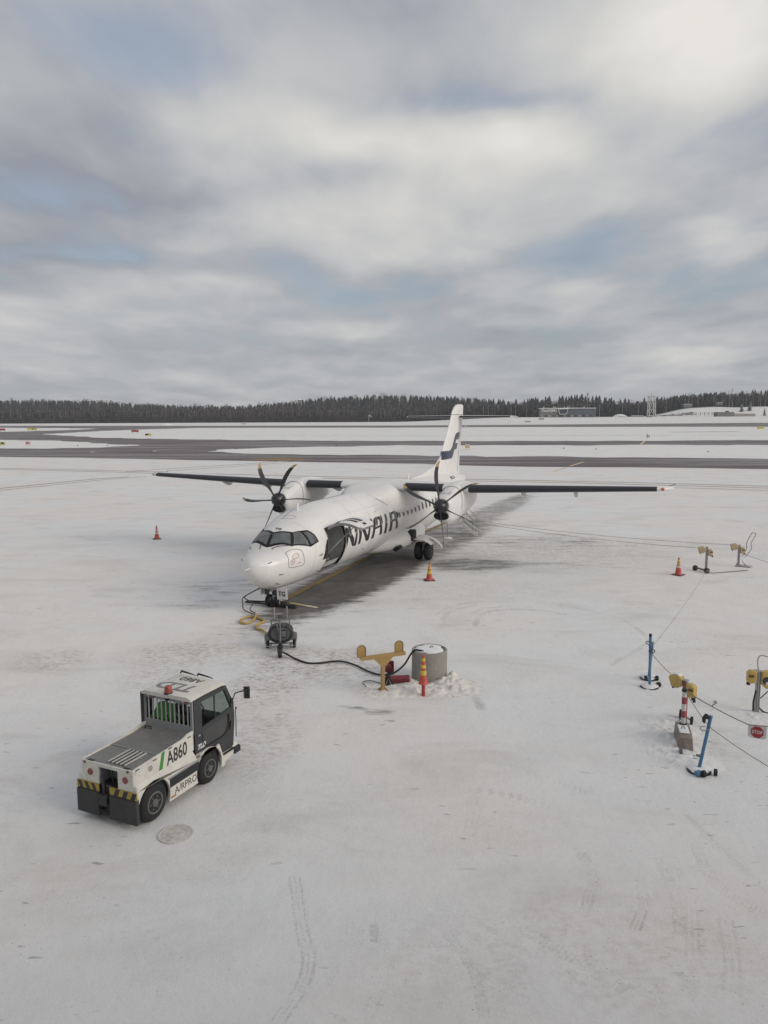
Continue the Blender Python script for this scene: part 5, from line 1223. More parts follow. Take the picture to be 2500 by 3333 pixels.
b = MB(); b.loft([[(cx, y, .49 + cz) for cx, _, cz in [(p[1] * .82, 0, p[2] * .78) for p in sel(0, 0, 0, .34, .25, .25, 28, 2.4)]] for y in (-.212, -.202)]); b.build('drum_face', C_GREY, t)
b = MB()
for (x0, z0, x1, z1) in ((-.02, .60, .20, .60), (.20, .60, .18, .38), (.18, .38, .0, .38), (-.02, .60, .0, .38)): b.beam((x0, -.22, z0), (x1, -.22, z1), .014, .016)
b.build('panel_trim', C_BODY, t)
b = MB(); b.box((.09, -.215, .49), (.17, .014, .18)); b.build('door_panel', C_FRAME, t, bevel=.005)
for s, zt_ in ((-1, 1.22), (1, 1.24)):
    b = MB(); b.tube([(s * .27, -.06, .35), (s * .27, -.06, .90)], .02, 8); b.tube([(s * .19, .05, .86), (s * .19 - .005, .16, zt_)], .022, 8); b.build('upright_pole', C_FRAME if s < 0 else C_FRAME, t)
b = MB(); b.beam((-.31, -.06, .885), (.0, -.06, .865), .045, .05); b.beam((.0, -.06, .865), (.31, -.06, .90), .02, .02); b.beam((-.0, -.02, .89), (.22, -.02, .88), .012, .012); b.box((.30, -.06, .93), (.08, .05, .06)); b.build('cross_bar', C_FRAME, t)
b = MB(); b.tube([(.0, -.36, .14), (.0, -.30, .40), (.0, -.27, .70), (.0, -.27, .98)], .024, 8); b.tube([(-.10, -.24, .83), (-.09, -.26, .74), (-.04, -.27, .62)], .011, 6); b.tube([(.13, -.24, .82), (.10, -.26, .74), (.04, -.27, .62)], .011, 6); b.build('tow_bar', C_FRAME, t)
b = MB(); b.tube([(.045 * math.cos(a), -.27, 1.03 + .05 * math.sin(a)) for a in np.linspace(0, 2 * math.pi, 16)], .014, 6); b.build('tow_eye', C_BODY, t)
b = MB(); b.lathe((.03, -.98, .14), (1, 0, 0), [(-.055, .08), (-.05, .125), (-.02, .14), (.02, .14), (.05, .125), (.055, .08)], 20); b.build('caster_wheel', M_TYRE, t)
b = MB(); b.beam((.0, -.30, .14), (.0, -.72, .20), .06, .05); b.box((.02, -.86, .29), (.15, .20, .05)); b.box((-.045, -.95, .22), (.012, .10, .18)); b.box((.105, -.95, .22), (.012, .10, .18)); b.tube([(.11, -.78, .36), (.11, -.90, .31), (.11, -1.02, .2)], .011, 6); b.box((.03, -.80, .36), (.10, .06, .10)); b.build('caster_fork', C_BODY, t, bevel=.005)
b = MB(); b.tube(curve_pts([(-.20, -.22, .62), (-.13, -.27, .52), (-.08, -.30, .40), (-.02, -.34, .28)]), .012, 5); b.build('brake_cable', C_BODY, t)

M_YHOSE = mat('yellow hose', (0.44, 0.30, 0.085), .5, var=.12, vscale=8)
line('yellow_hose', [(-3.50, 22.75, .42), (-3.70, 23.6, .10), (-3.95, 24.2, .06), (-4.18, 24.45, .05), (-4.28, 24.85, .05), (-4.08, 25.35, .05), (-4.30, 25.70, .05), (-4.62, 25.95, .05), (-4.88, 25.65, .05), (-4.86, 25.2, .05), (-4.62, 25.12, .05), (-4.47, 25.45, .06), (-4.44, 25.85, .13), (-4.50, 26.05, .10)], .040, M_YHOSE,
     'yellow hose coiled on the snow between the hose cart and the nose wheel', 'hose')
M_BRN = mat('brown cable', (.075, .05, .05), .6, var=.2)
for (dx, lab) in ((0, 'dark red twin cable rising from the yellow hose to a black bar, the left one'), (.16, 'dark red twin cable rising from the yellow hose to a black bar, the right one')):
    line('air_cable', [(-4.50 - dx * .2, 26.05, .10), (-4.72 + dx, 26.35, .08), (-5.05 + dx * 1.4, 26.85, .07), (-5.16 + dx * 2.2, 27.3, .2), (-5.22 + dx * .3, 27.75, .30), (-4.85, 27.9, .5), (-4.42 + dx * .5, 27.55, .78)], .02, M_BRN, lab, 'cable')
t = thing('tow_bar_head', 'black towing bar lying on the snow against the nose wheel', 'tow bar', (-4.1, 27.55, 0), R(-4))
b = MB(); b.beam((-1.1, .26, .10), (.0, -.06, .10), .07, .06); b.beam((-1.05, .30, .13), (.05, .22, .12), .05, .05); b.build('bar', T_BLACK, t, bevel=.008)
b = MB(); b.box((.14, .02, .13), (.42, .34, .22)); b.box((.42, -.05, .11), (.22, .22, .18)); b.build('head', T_BLACK, t, bevel=.03)
for x, y, lab in ((-3.42, 27.30, 'black rubber chock pressed against the front of the nose wheel'),):
    t = thing('nose_wheel_chock', lab, 'chock', (x, y, 0), R(70)); b = MB(); b.prism([(-.10, 0), (.10, 0), (.03, .13), (-.03, .13)], -.22, .22); b.build('block', M_TYRE, t, bevel=.012)

# prop stand under the rear fuselage
t = thing('tail_support_stand', 'thin white support stand with a round foot beneath the rear fuselage', 'stand', (3.63, 43.2, 0))
b = MB(); b.lathe((0, 0, 0), (0, 0, 1), [(.0, .26), (.03, .26), (.05, .20), (.06, .05)], 24); b.build('foot', W_WHITE, t)
b = MB(); b.cyl((0, 0, .05), (-.06, .0, 1.25), .035, n=10); b.build('pole', M_STEEL, t)

# ================================================================== BELT BARRIERS, BLUE POLES, ROPES
M_ALU = mat('dull aluminium', (.40, .385, .385), .5, metal=.35, var=.10, dirt=(.28, .25, .24), dirt_amt=.06)
M_REEL = mat('yellow reel housing', (.50, .345, .11), .45, var=.10, dirt=(.40, .30, .14), dirt_amt=.10, chips=(.16, .12, .06))
M_REELP = mat('faded tan reel housing', (.48, .37, .22), .5, var=.10, dirt=(.36, .28, .18), dirt_amt=.06)
M_REDT = mat('red tape', (.29, .055, .07), .45, var=.15); M_WHT = mat('white tape', (.60, .585, .58), .5, var=.1)
M_ROPE = mat('tan rope', (.22, .15, .10), .8, var=.2); M_ROPE2 = mat('grey cord', (.26, .25, .24), .8, var=.2)
def reel(par, x, z, s, m, big):
    """reel housing beside a barrier post; s = side along local x"""
    if big:
        out = [(x, z + .10), (x + s * .10, z + .19), (x + s * .30, z + .14), (x + s * .34, z + .08), (x + s * .26, z - .12), (x + s * .12, z - .13), (x, z - .06)]
        b = MB(); b.prism(out, -.09, .09); q = b.build('reel_housing', m, par, bevel=.03)
        if m is M_REEL: c_ = MB(); c_.loft([[(x + s * u, v, z + zz) for v in (-.07, 0, .07)] + [(x + s * u, v, z + zz - .02) for v in (.07, 0, -.07)] for u, zz in ((.06, .165), (.12, .205), (.22, .185), (.28, .155))]); c_.build('snow_cap', M_SNOW2, q, smooth=60)
        b = MB(); b.prism([(x + s * .27, z - .03), (x + s * .31, z - .03), (x + s * .24, z - .17), (x + s * .20, z - .15)], -.05, .05); b.build('belt_guide', M_DARK, q)
    else:
        out = [(x, z + .12), (x + s * .14, z + .12), (x + s * .20, z + .06), (x + s * .20, z - .16), (x + s * .16, z - .19), (x, z - .17)]
        b = MB(); b.prism(out, -.085, .085); q = b.build('reel_housing', m, par, bevel=.025)
        b = MB(); b.box((x + s * .13, -.09, z - .0), (.11, .012, .055)); b.build('label_plate', mat('dark olive label', (.08, .065, .02), .5) if 'dark olive label' not in bpy.data.materials else bpy.data.materials['dark olive label'], q)
        b = MB(); b.box((x + s * .18, -.05, z - .19), (.07, .06, .06)); b.build('belt_guide', M_DARK, q)
def alu_post(par, h, w=.10):
    b = MB(); b.box((0, 0, h / 2), (w, w * .8, h)); b.build('post', M_ALU, par, bevel=.006)
    b = MB(); b.box((0, 0, h + .012), (w * 1.25, w * 1.1, .024)); b.build('post_cap', M_ALU, par, bevel=.005)
    for dx in (-.018, .030): 
        b = MB(); b.box((dx, -w * .4 - .002, h / 2), (.010, .006, h * .98)); b.build('post_groove', mat('post groove', (.10, .075, .09), .6) if 'post groove' not in bpy.data.materials else bpy.data.materials['post groove'], par)
def barrier(label, x, y, rz, m, h=1.0, pale=True):
    t = thing('barrier_post', label, 'barrier post', (x, y, 0), R(rz), 'belt barrier posts'); alu_post(t, h)
    return t
bp = barrier('nearer pale barrier post on two dark wheels, joined by a flat bar to its twin', 14.54, 34.04, -14, M_REELP)
reel(bp, -.05, .86, -1, M_REELP, True); reel(bp, .05, .80, 1, M_REELP, False)
b = MB(); b.beam((-.62, -.30, .05), (.9, -.95, .05), .0001, .0001) if False else None
for dx, dy in ((-.52, -.42), (-.12, -.98)):
    b = MB(); ax = Vector((.56, -.83, 0)).normalized(); b.lathe((dx, dy, .12), ax, [(-.05, .07), (-.04, .12), (.04, .12), (.05, .07)], 20); W_ = b.build('wheel', M_TYRE, bp); b = MB(); b.lathe((dx, dy, .12), ax, [(-.056, .05), (.056, .05)], 12); b.build('hub', T_RIM, W_)
b = MB(); b.beam((-.50, -.43, .13), (-.12, -.95, .13), .07, .06); b.beam((-.22, -.7, .10), (0, -.03, .04), .10, .04); b.beam((-.05, -.98, .05), (.15, -.98, .035), .05, .02); b.beam((.15, -.98, .035), (1.75, .02, .035), .05, .02); b.build('trolley_bar', mat('dark trolley steel', (.10, .095, .10), .5), bp, bevel=.006)
bp2 = barrier('farther pale barrier post with a tall bent tube handle', 16.24, 34.58, -14, M_REELP)
reel(bp2, -.05, .90, -1, M_REELP, True); reel(bp2, .05, .80, 1, M_REELP, False)
b = MB(); b.box((.28, .10, .03), (.62, .34, .05), Matrix.Rotation(R(-30), 3, 'Z')); b.prism([(-.15, 0), (-.04, 0), (-.04, .22)], -.03, .03); b.build('foot_plate', M_ALU, bp2, bevel=.008)
hw = [(16.62, 34.6, .06), (16.50, 34.75, .22), (16.72, 34.87, .44), (16.91, 34.80, .81), (16.89, 34.81, 1.06), (17.04, 34.73, 1.47), (16.95, 34.78, 1.53), (16.88, 34.81, 1.49), (16.72, 34.89, 1.05), (16.73, 34.89, .79), (16.60, 34.86, .55), (16.48, 34.80, .44)]
ca, sa_ = math.cos(R(14)), math.sin(R(14))
hl = [((x - 16.24) * ca - (y - 34.58) * sa_, (x - 16.24) * sa_ + (y - 34.58) * ca, z) for x, y, z in hw]
b = MB(); b.tube(curve_pts(hl, 4), .018, 6); b.build('tube_handle', M_STEEL, bp2)

bm_ = barrier('barrier post with bright yellow reels behind the red and white striped pole', 6.78, 16.66, -52, M_REEL)
reel(bm_, -.05, .92, -1, M_REEL, True); reel(bm_, .05, .84, 1, M_REEL, False)
b = MB(); b.box((-.012, -.047, .90), (.05, .006, .22)); b.build('red_strip', M_REDT, bm_)
b = MB(); b.box((.052, -.0, .45), (.006, .05, .75)); b.build('red_strip', M_REDT, bm_)
b = MB(); b.lathe((-.20, .22, .10), (.9, .4, 0), [(-.04, .06), (-.035, .105), (.035, .105), (.04, .06)], 20); b.build('wheel', M_TYRE, bm_)
b = MB(); b.lathe((.16, .05, .10), (.9, .4, 0), [(-.03, .06), (-.025, .09), (.025, .09), (.03, .06)], 18); b.build('wheel', M_TYRE, bm_)
b = MB(); b.beam((-.20, .22, .10), (.16, .05, .10), .03, .03); b.build('axle', M_STEEL, bm_)
bm3 = barrier('grey barrier post at the right edge with a round-window yellow reel', 8.72, 17.27, -8, M_REEL)
reel(bm3, -.05, .90, -1, M_REEL, False)
b = MB(); b.prism([(.05, 1.0), (.20, 1.02), (.36, .98), (.40, .80), (.34, .62), (.16, .60), (.05, .70)], -.09, .09); q = b.build('reel_housing', M_REEL, bm3, bevel=.03)
b = MB(); b.lathe((.16, -.09, .80), (0, -1, 0), [(0, .095), (.008, .095), (.012, .08), (.013, .02)], 22); b.build('reel_window', T_DARK, q)
b = MB(); b.box((.165, -.104, .74), (.05, .006, .07)); b.build('label_plate', M_WHT, q)
b = MB(); b.box((.052, -.01, .40), (.006, .04, .50)); b.build('red_strip', M_REDT, bm3)
b = MB(); b.tube([(-.08, -.02, .04), (-.09, -.03, .25), (-.05, -.045, .55)], .02, 6); b.tube(curve_pts([(.05, 0, .12), (.16, -.05, .03), (.35, -.1, .03), (.6, -.05, .06)]), .02, 6); b.tube(curve_pts([(.08, .02, .34), (.2, .04, .46), (.3, .03, .56)]), .012, 6); b.build('hose', M_CABLE, bm3)
b = MB(); b.tube(curve_pts([(.02, .08, 1.0), (.0, .10, 1.2), (.04, .12, 1.32), (.12, .12, 1.34), (.26, .10, 1.30), (.30, .09, 1.2), (.30, .08, 1.0)], 5), .014, 6); b.build('tube_handle', M_STEEL, bm3)

t = thing('striped_pole', 'red and white striped pole standing in a wedge-shaped concrete foot', 'pole', (6.36, 15.66, 0), R(-14))
b = MB(); b.loft([[(x, y, z) for x, z in ((-.16, 0), (.16, 0), (.13, zt_), (-.13, zt_))] for y, zt_ in ((-.50, .30), (-.40, .36), (.05, .38), (.22, .36))]); F_ = b.build('concrete_foot', mat('weathered foot block', (.26, .215, .19), .85, var=.2, bump=.4, dirt=(.5, .49, .47), dirt_amt=.12), t, bevel=.015)
b = MB(); b.box((-.02, -.22, .375), (.20, .42, .04)); b.build('snow_cap', M_SNOW2, F_, bevel=.02)
for y_ in (-.28, .12):
    b = MB(); b.tube([(-.035 + .035 * math.cos(a), y_, .405 + .045 * math.sin(a)) for a in np.linspace(0, math.pi, 9)], .008, 5); b.build('lifting_eye', M_DARK, F_)
b = MB(); b.cyl((0, 0, .36), (0, 0, .42), .075, n=12); b.build('pole_socket', M_DARK, t)
for k, (z0, z1) in enumerate(((.38, .55), (.55, .70), (.70, .85), (.85, 1.0), (1.0, 1.12))):
    b = MB(); b.cyl((0, 0, z0), (0, 0, z1), .048, n=14); b.build('stripe_section', M_WHT if k % 2 == 0 else M_REDT, t)
b = MB(); b.cyl((0, 0, 1.12), (0, 0, 1.17), .055, n=14); b.build('pole_cap', M_DARK, t)

M_BLUE = mat('blue painted pole', (.075, .19, .35), .45, var=.15, vscale=5, dirt=(.16, .22, .28), dirt_amt=.12, chips=(.10, .10, .11))
def blue_pole(label, x, y, top, h, wheels, arc_, rz=0, bend_=None, m2=None):
    t = thing('blue_pole', label, 'pole', (x, y, 0), R(rz), 'blue rope poles on round wheeled feet')
    b = MB(); b.lathe((0, 0, 0), (0, 0, 1), [(.0, .23), (.035, .23), (.05, .21), (.055, .05)], 30); B_ = b.build('round_foot', C_BODY, t)
    b = MB(); rr = []
    for rad_, z_ in ((.225, .040), (.20, .072), (.10, .085), (.01, .088)): rr.append([(rad_ * (1 + .05 * math.sin(3 * q + 1)) * math.cos(q), rad_ * (1 + .05 * math.sin(2 * q)) * math.sin(q), z_) for q in np.linspace(0, 6.283, 29)[:-1]])
    b.loft(rr); b.build('snow_cap', M_SNOW2, B_, smooth=60)
    b = MB(); b.cyl((0, 0, .04), (top[0], top[1], h), .034, n=14); P_ = b.build('pole', M_BLUE, t)
    b = MB(); b.cyl((top[0] * .985, top[1] * .985, h * .985), (top[0] * 1.03, top[1] * 1.03, h + .05), .037, n=12); b.build('pole_cap', M_DARK if m2 is None else m2, t)
    for wx, wy, wr in wheels:
        b = MB(); ax = Vector((math.cos(R(wr)), math.sin(R(wr)), 0)); b.lathe((wx, wy, .07), ax, [(-.035, .03), (-.03, .065), (.03, .065), (.035, .03)], 16); b.build('wheel', M_TYRE, t)
    return t
p1 = blue_pole('taller blue pole with a bent wire hook, right of the concrete ring', 6.79, 18.95, (-.02, .02), 1.36, [(.24, .02, 30)], 0)
b = MB(); b.tube(curve_pts([(.02, -.04, .96), (-.04, -.05, 1.10), (-.10, -.05, 1.16), (-.15, -.04, 1.20), (-.10, -.04, 1.24), (-.04, -.04, 1.2)], 5), .010, 5); b.tube(curve_pts([(-.045, .04, .95), (-.05, -.04, .98), (.05, -.045, .93), (.10, .0, .97), (.06, .04, 1.0)], 4), .012, 5); b.build('wire_hook', M_DARK, p1)
p2 = blue_pole('shorter blue pole standing close behind the taller one', 7.00, 19.62, (-.16, -.62), 1.14, [(-.13, -.16, 0), (.16, -.16, 0)], 0, m2=M_STEEL)
p3 = blue_pole('leaning blue pole with a dark clip on top, in front of the striped pole', 6.16, 14.30, (.19, .03), 1.07, [(-.02, -.26, 20), (.24, -.20, -20)], 0, m2=M_BLUE)
b = MB(); b.prism([(.02, 1.08), (.08, 1.17), (.12, 1.16), (.17, 1.10), (.12, 1.06), (.08, 1.08), (.06, .98), (.03, 1.0)], -.04, .04); b.build('belt_clip', M_DARK, p3, bevel=.012)
b = MB(); b.tube(curve_pts([(.16, 0, .86), (.04, -.03, .84), (-.02, -.03, .87), (.0, -.03, .93), (.06, -.03, .92)], 5), .010, 5); b.tube([(.14, -.03, .62), (.20, -.05, .62)], .008, 5); b.build('wire_hook', M_STEEL, p3)
b = MB(); b.box((-.10, -.22, .06), (.13, .10, .09), Matrix.Rotation(R(25), 3, 'Z')); b.build('wheel_bracket', M_BLUE, p3, bevel=.015)
t = thing('spare_barrier_wheel', 'grey trolley frame half buried in the snow by the leaning blue pole', 'trolley', (6.05, 14.95, 0), R(-25))
b = MB(); b.lathe((0, .05, .06), (1, .2, 0), [(-.03, .05), (-.025, .10), (.025, .10), (.03, .05)], 16); b.build('wheel', T_RIM, t)
b = MB(); b.tube(curve_pts([(.02, -.02, .05), (.10, -.16, .03), (.22, -.12, .05), (.34, -.10, .04)]), .02, 6); b.tube([(.16, .05, .04), (.34, -.02, .06)], .018, 6); b.box((.36, .02, .05), (.14, .09, .08)); b.build('frame', T_RIM, t, bevel=.01)

def sag(a, c, s, n=14):
    a, c = Vector(a), Vector(c); return [a.lerp(c, k / n) - Vector((0, 0, s * 4 * (k / n) * (1 - k / n))) for k in range(n + 1)]
def rope(pts, r, m, label, group='ropes of the barrier'):
    b = MB(); b.tube(pts, r, 5); return b.build('barrier_rope', m, None, smooth=60, label=label, cat='rope', group=group)
RP = lambda o, x, z: tuple(o.matrix_world @ Vector((x, 0, z))) if False else tuple(Vector(o.location) + Matrix.Rotation(o.rotation_euler.z, 3, 'Z') @ Vector((x, 0, z)))
rope(sag(RP(bp, -.38, .96), (5.14, 43.83, .85), .16, 24), .010, M_ROPE2, 'grey cord from the nearer pale barrier post towards the airstair')
rope(sag(RP(bp2, -.38, 1.00), (5.47, 44.68, .80), .16, 24), .010, M_ROPE2, 'grey cord from the farther pale barrier post towards the airstair')
rope(sag(tuple(Vector(bp.location) + Vector((-.38, -.95, .12))), (6.87, 18.95, 1.14), .10), .006, M_ROPE2, 'thin cord from the wheeled barrier post to the taller blue pole')
rope(sag(RP(bp2, .2, .60), (17.4, 27.5, .55), .06), .010, M_ROPE2, 'thin cord from the bent-handle post running out of the picture on the right')
rope(sag((6.79, 18.93, .94), RP(bm_, -.38, 1.06), .03), .008, M_ROPE, 'brown rope from the taller blue pole to the bright yellow reel')
pt = Vector((6.36, 15.66, 1.14))
S0, S1 = Vector((7.20, 14.55, .845)), Vector((7.50, 14.40, .870))
rope(sag(pt, S0, .03) + sag(S0, S1, .004)[1:] + sag(S1, (8.9, 14.0, 1.02), .06)[1:], .010, M_ROPE, 'brown rope from the striped pole carrying the stop sign')
rope(sag(pt, (6.33, 14.30, .90), .03) + sag((6.33, 14.30, .90), (6.75, 12.6, .83), .03)[1:] + [Vector((7.4, 10.3, .95))], .007, M_ROPE, 'brown rope past the leaning blue pole to the lower right')
b = MB(); b.sphere((6.40, 15.25, 1.06), .035, 10, 6); b.build('rope_stopper', M_DARK, None, smooth=60, label='dark ball stopper on the rope by the striped pole', cat='stopper')
for px_, lab in (((6.72, 15.15, 1.03), 'curled tan hook on the rope between striped pole and stop sign'),):
    b = MB(); b.tube(curve_pts([(px_[0], px_[1], px_[2] - .05), (px_[0] + .05, px_[1], px_[2] + .0), (px_[0] + .10, px_[1], px_[2] + .03), (px_[0] + .07, px_[1], px_[2] + .07), (px_[0] + .04, px_[1], px_[2] + .03)], 5), .012, 5); b.build('rope_hook', M_ROPE, None, label=lab, cat='hook')
# STOP plate hanging from the rope
u = (S1 - S0).normalized(); c0 = (S0 + S1) / 2 - Vector((0, 0, .135))
t = thing('stop_sign', 'square white plate with a red octagon reading STOP, hung on the rope', 'sign', tuple(c0), math.atan2(u.y, u.x))
b = MB(); 
b.prism([(-.165, .13), (-.165, -.10), (-.13, -.135), (.13, -.135), (.165, -.10), (.165, .13)], -.004, .004); b.build('plate', mat('grubby white plate', (.62, .60, .58), .5), t)
b = MB(); b.prism([(.115 / math.cos(R(22.5)) * math.cos(R(22.5 + 45 * k)), -.005 + .115 / math.cos(R(22.5)) * math.sin(R(22.5 + 45 * k))) for k in range(8)], -.0065, -.0045); O_ = b.build('octagon', mat('stop red', (.34, .03, .045), .45), t)
b = MB(); b.text('STOP', .095, Matrix(((1, 0, 0, 0), (0, 0, -1, -.0085), (0, 1, 0, -.005), (0, 0, 0, 1))), .001, .86, bold=.0015); b.build('lettering', mat('white letters', (.75, .73, .72), .5), O_)

# iron cover in the foreground
t = thing('manhole_cover', 'round frosted iron manhole cover in the snow beside the tow tractor', 'manhole cover', (-3.52, 12.09, .0))
b = MB(); b.lathe((0, 0, 0), (0, 0, 1), [(-.02, .30), (.012, .30), (.016, .29), (.016, .262), (.010, .258), (.010, .02)], 40); b.build('frame', mat('frosted iron', (.60, .57, .54), .8, var=.15, vscale=9, dirt=(.25, .215, .19), dirt_amt=.15), t)
b = MB(); b.lathe((0, 0, .010), (0, 0, 1), [(0, .225), (.006, .22), (.006, .19), (.002, .185), (.002, .13), (.007, .125), (.007, .05), (.003, .02)], 36); b.build('cover', mat('frosted cover', (.58, .55, .52), .85, var=.15, vscale=10, dirt=(.19, .165, .145), dirt_amt=.15), t)
# ================================================================== FAR SIDE OF THE AIRFIELD
def px2x(px, y): return (px - 1250) * y * .992 / 2495.24
# ---- trees: numpy templates (unit height), then one mesh for the mass and single objects for the front rank
def tri_template(kind, seed):
    g = np.random.default_rng(seed); T = []; Mi = []
    def tri(a, b, c, m): T.append([a, b, c]); Mi.append(m)
    def trunk(r, h, n=4):
        for k in range(n):
            a0, a1 = 2 * math.pi * k / n, 2 * math.pi * (k + 1) / n
            p0, p1 = (r * math.cos(a0), r * math.sin(a0), 0), (r * math.cos(a1), r * math.sin(a1), 0)
            q0, q1 = (r * .3 * math.cos(a0), r * .3 * math.sin(a0), h), (r * .3 * math.cos(a1), r * .3 * math.sin(a1), h)
            tri(p0, p1, q1, 0); tri(p0, q1, q0, 0)
    if kind == 'spruce':
        trunk(.008, .9); R0 = g.uniform(.10, .15); n = 9
        for k in range(n):
            z = .10 + .88 * k / n; r = R0 * (1 - (z - .06)) ** .85 * g.uniform(.8, 1.15); m = 8; of = g.uniform(0, 6)
            for j in range(m):
                a = of + 2 * math.pi * j / m; w = .42; rr = r * g.uniform(.65, 1.2); dz = g.uniform(.03, .075)
                tri((rr * math.cos(a - w), rr * math.sin(a - w), z - dz * .5), (rr * 1.15 * math.cos(a), rr * 1.15 * math.sin(a), z - dz), (0, 0, z + .13), 1)
                tri((rr * 1.15 * math.cos(a), rr * 1.15 * math.sin(a), z - dz), (rr * math.cos(a + w), rr * math.sin(a + w), z - dz * .5), (0, 0, z + .13), 1)
    elif kind == 'birch':
        trunk(.009, .95)
        for _ in range(80):
            z = g.uniform(.30, 1.0); r = .17 * math.sin(math.pi * min(1, (z - .22) / .85)) ** .7 * math.sqrt(g.uniform(.05, 1)); a = g.uniform(0, 6.283)
            o = np.array([r * math.cos(a), r * math.sin(a), z]); d = np.array([math.cos(a) * .05, math.sin(a) * .05, g.uniform(.03, .10)]); s = np.array([-math.sin(a), math.cos(a), 0]) * g.uniform(.004, .013)
            tri(tuple(o - s - d * .5), tuple(o + s - d * .5), tuple(o + d), 1)
    elif kind == 'shrub':
        for _ in range(60):
            a = g.uniform(0, 6.283); r = .5 * math.sqrt(g.uniform(0, 1)); z = g.uniform(0, .75); o = np.array([r * math.cos(a), r * math.sin(a) * .6, z]); d = np.array([math.cos(a) * .08, math.sin(a) * .08, g.uniform(.15, .4)]); s = np.array([math.cos(a + 1.5), math.sin(a + 1.5), 0]) * g.uniform(.015, .05)
            tri(tuple(o - s), tuple(o + s), tuple(o + d), 1)
    return np.array(T, np.float32), np.array(Mi, np.int32)
def mesh_from_tris(name, T, Mi, mats):
    me = bpy.data.meshes.new(name); n = len(T)
    me.vertices.add(n * 3); me.vertices.foreach_set('co', T.reshape(-1).astype(np.float32))
    me.loops.add(n * 3); me.loops.foreach_set('vertex_index', np.arange(n * 3, dtype=np.int32))
    me.polygons.add(n); me.polygons.foreach_set('loop_start', np.arange(0, n * 3, 3, dtype=np.int32)); me.polygons.foreach_set('loop_total', np.full(n, 3, np.int32))
    for m in mats: me.materials.append(m)
    me.polygons.foreach_set('material_index', Mi); me.update(); return me
def leafmat(name, c, v=.35, sc=.09):
    m = bpy.data.materials.new(name); m.use_nodes = True; t = NT(m.node_tree); b = t.n['Principled BSDF']
    P = t.new('ShaderNodeNewGeometry').outputs['Position']
    n = t.noise(P, sc, 4, .6); n2 = t.noise(P, sc * .12, 3, .5)
    f = t.math('ADD', t.math('MULTIPLY', n, .6), t.math('MULTIPLY', n2, .4))
    t.l.new(t.mix(t.ramp(f, .35, .65), (*[x * (1 - v) for x in c], 1), (*[min(1, x * (1 + v)) for x in c], 1)), b.inputs['Base Color'])
    b.inputs['Roughness'].default_value = .9; b.inputs['Specular IOR Level'].default_value = .1; return m
M_SPR = leafmat('spruce needles', (.032, .037, .036)); M_TWG = leafmat('bare birch twigs', (.095, .074, .066)); M_BRU = leafmat('brown brush', (.058, .047, .046), sc=.2)
M_BARK = leafmat('dark bark', (.085, .07, .06)); M_BIRB = leafmat('birch bark', (.42, .39, .37), .2, .4)
VAR = {'spruce': [tri_template('spruce', 100 + k) for k in range(4)], 'birch': [tri_template('birch', 200 + k) for k in range(4)], 'shrub': [tri_template('shrub', 300 + k) for k in range(3)]}
def edge_y(c): return float(np.interp(c, [-900, 0, 650, 1250, 1650, 1760, 2060, 2250, 2600, 4000], [880, 866, 862, 858, 800, 770, 775, 812, 818, 830]))
def scatter(kind, n, ymin, ymax, cmin, cmax, hr, wr, g):
    """positions, heights, widths, turns for n trees"""
    out = []
    while len(out) < n:
        c = g.uniform(cmin, cmax); e = edge_y(c); y = e + ymin + (ymax - ymin) * g.uniform(0, 1) ** 1.3
        x = px2x(c, y); out.append((x, y, tz(x, y), g.uniform(*hr), g.uniform(*wr), g.uniform(0, 6.283), c))
    return out
def mass(places):
    Ts = []; Ms = []
    for kind, L, moff in places:
        for i, (x, y, z, h, w, a, c) in enumerate(L):
            T, M = VAR[kind][i % len(VAR[kind])]; ca_, sb = math.cos(a), math.sin(a); Q = np.empty_like(T)
            Q[..., 0] = x + (T[..., 0] * ca_ - T[..., 1] * sb) * h * w; Q[..., 1] = y + (T[..., 0] * sb + T[..., 1] * ca_) * h * w; Q[..., 2] = z - .3 + T[..., 2] * h
            Ts.append(Q); Ms.append(M + moff)
    return np.concatenate(Ts), np.concatenate(Ms)
g = np.random.default_rng(5)
sp1 = scatter('spruce', 6000, 4, 300, -1500, 4000, (11.5, 14.2), (1.8, 3.0), g)
sp1 = [p for p in sp1 if not (500 < p[6] < 900 and p[1] < 930 and g.uniform() < .6)]
bi1 = scatter('birch', 1350, -2, 40, -1500, 1100, (10, 15.5), (1.4, 2.6), g) + scatter('birch', 3400, 0, 240, -1500, 4000, (11, 16.0), (1.4, 2.6), g)
sh1 = scatter('shrub', 1700, -10, 8, -1500, 1560, (4.5, 8.0), (1.3, 2.4), g)
sh2 = scatter('shrub', 420, 0, 30, 1560, 4000, (3, 6), (1.0, 1.8), g)
T, M_ = mass([('spruce', sp1, 0), ('birch', bi1, 2), ('shrub', sh1 + sh2, 4)])
fo = bpy.data.objects.new('forest', mesh_from_tris('forest', T, M_, [M_BARK, M_SPR, M_BIRB, M_TWG, M_BRU, M_BRU])); COL.objects.link(fo)
tag(fo, 'dark mixed forest of spruce and bare birch along the far side of the airfield', 'forest', None, 'stuff')
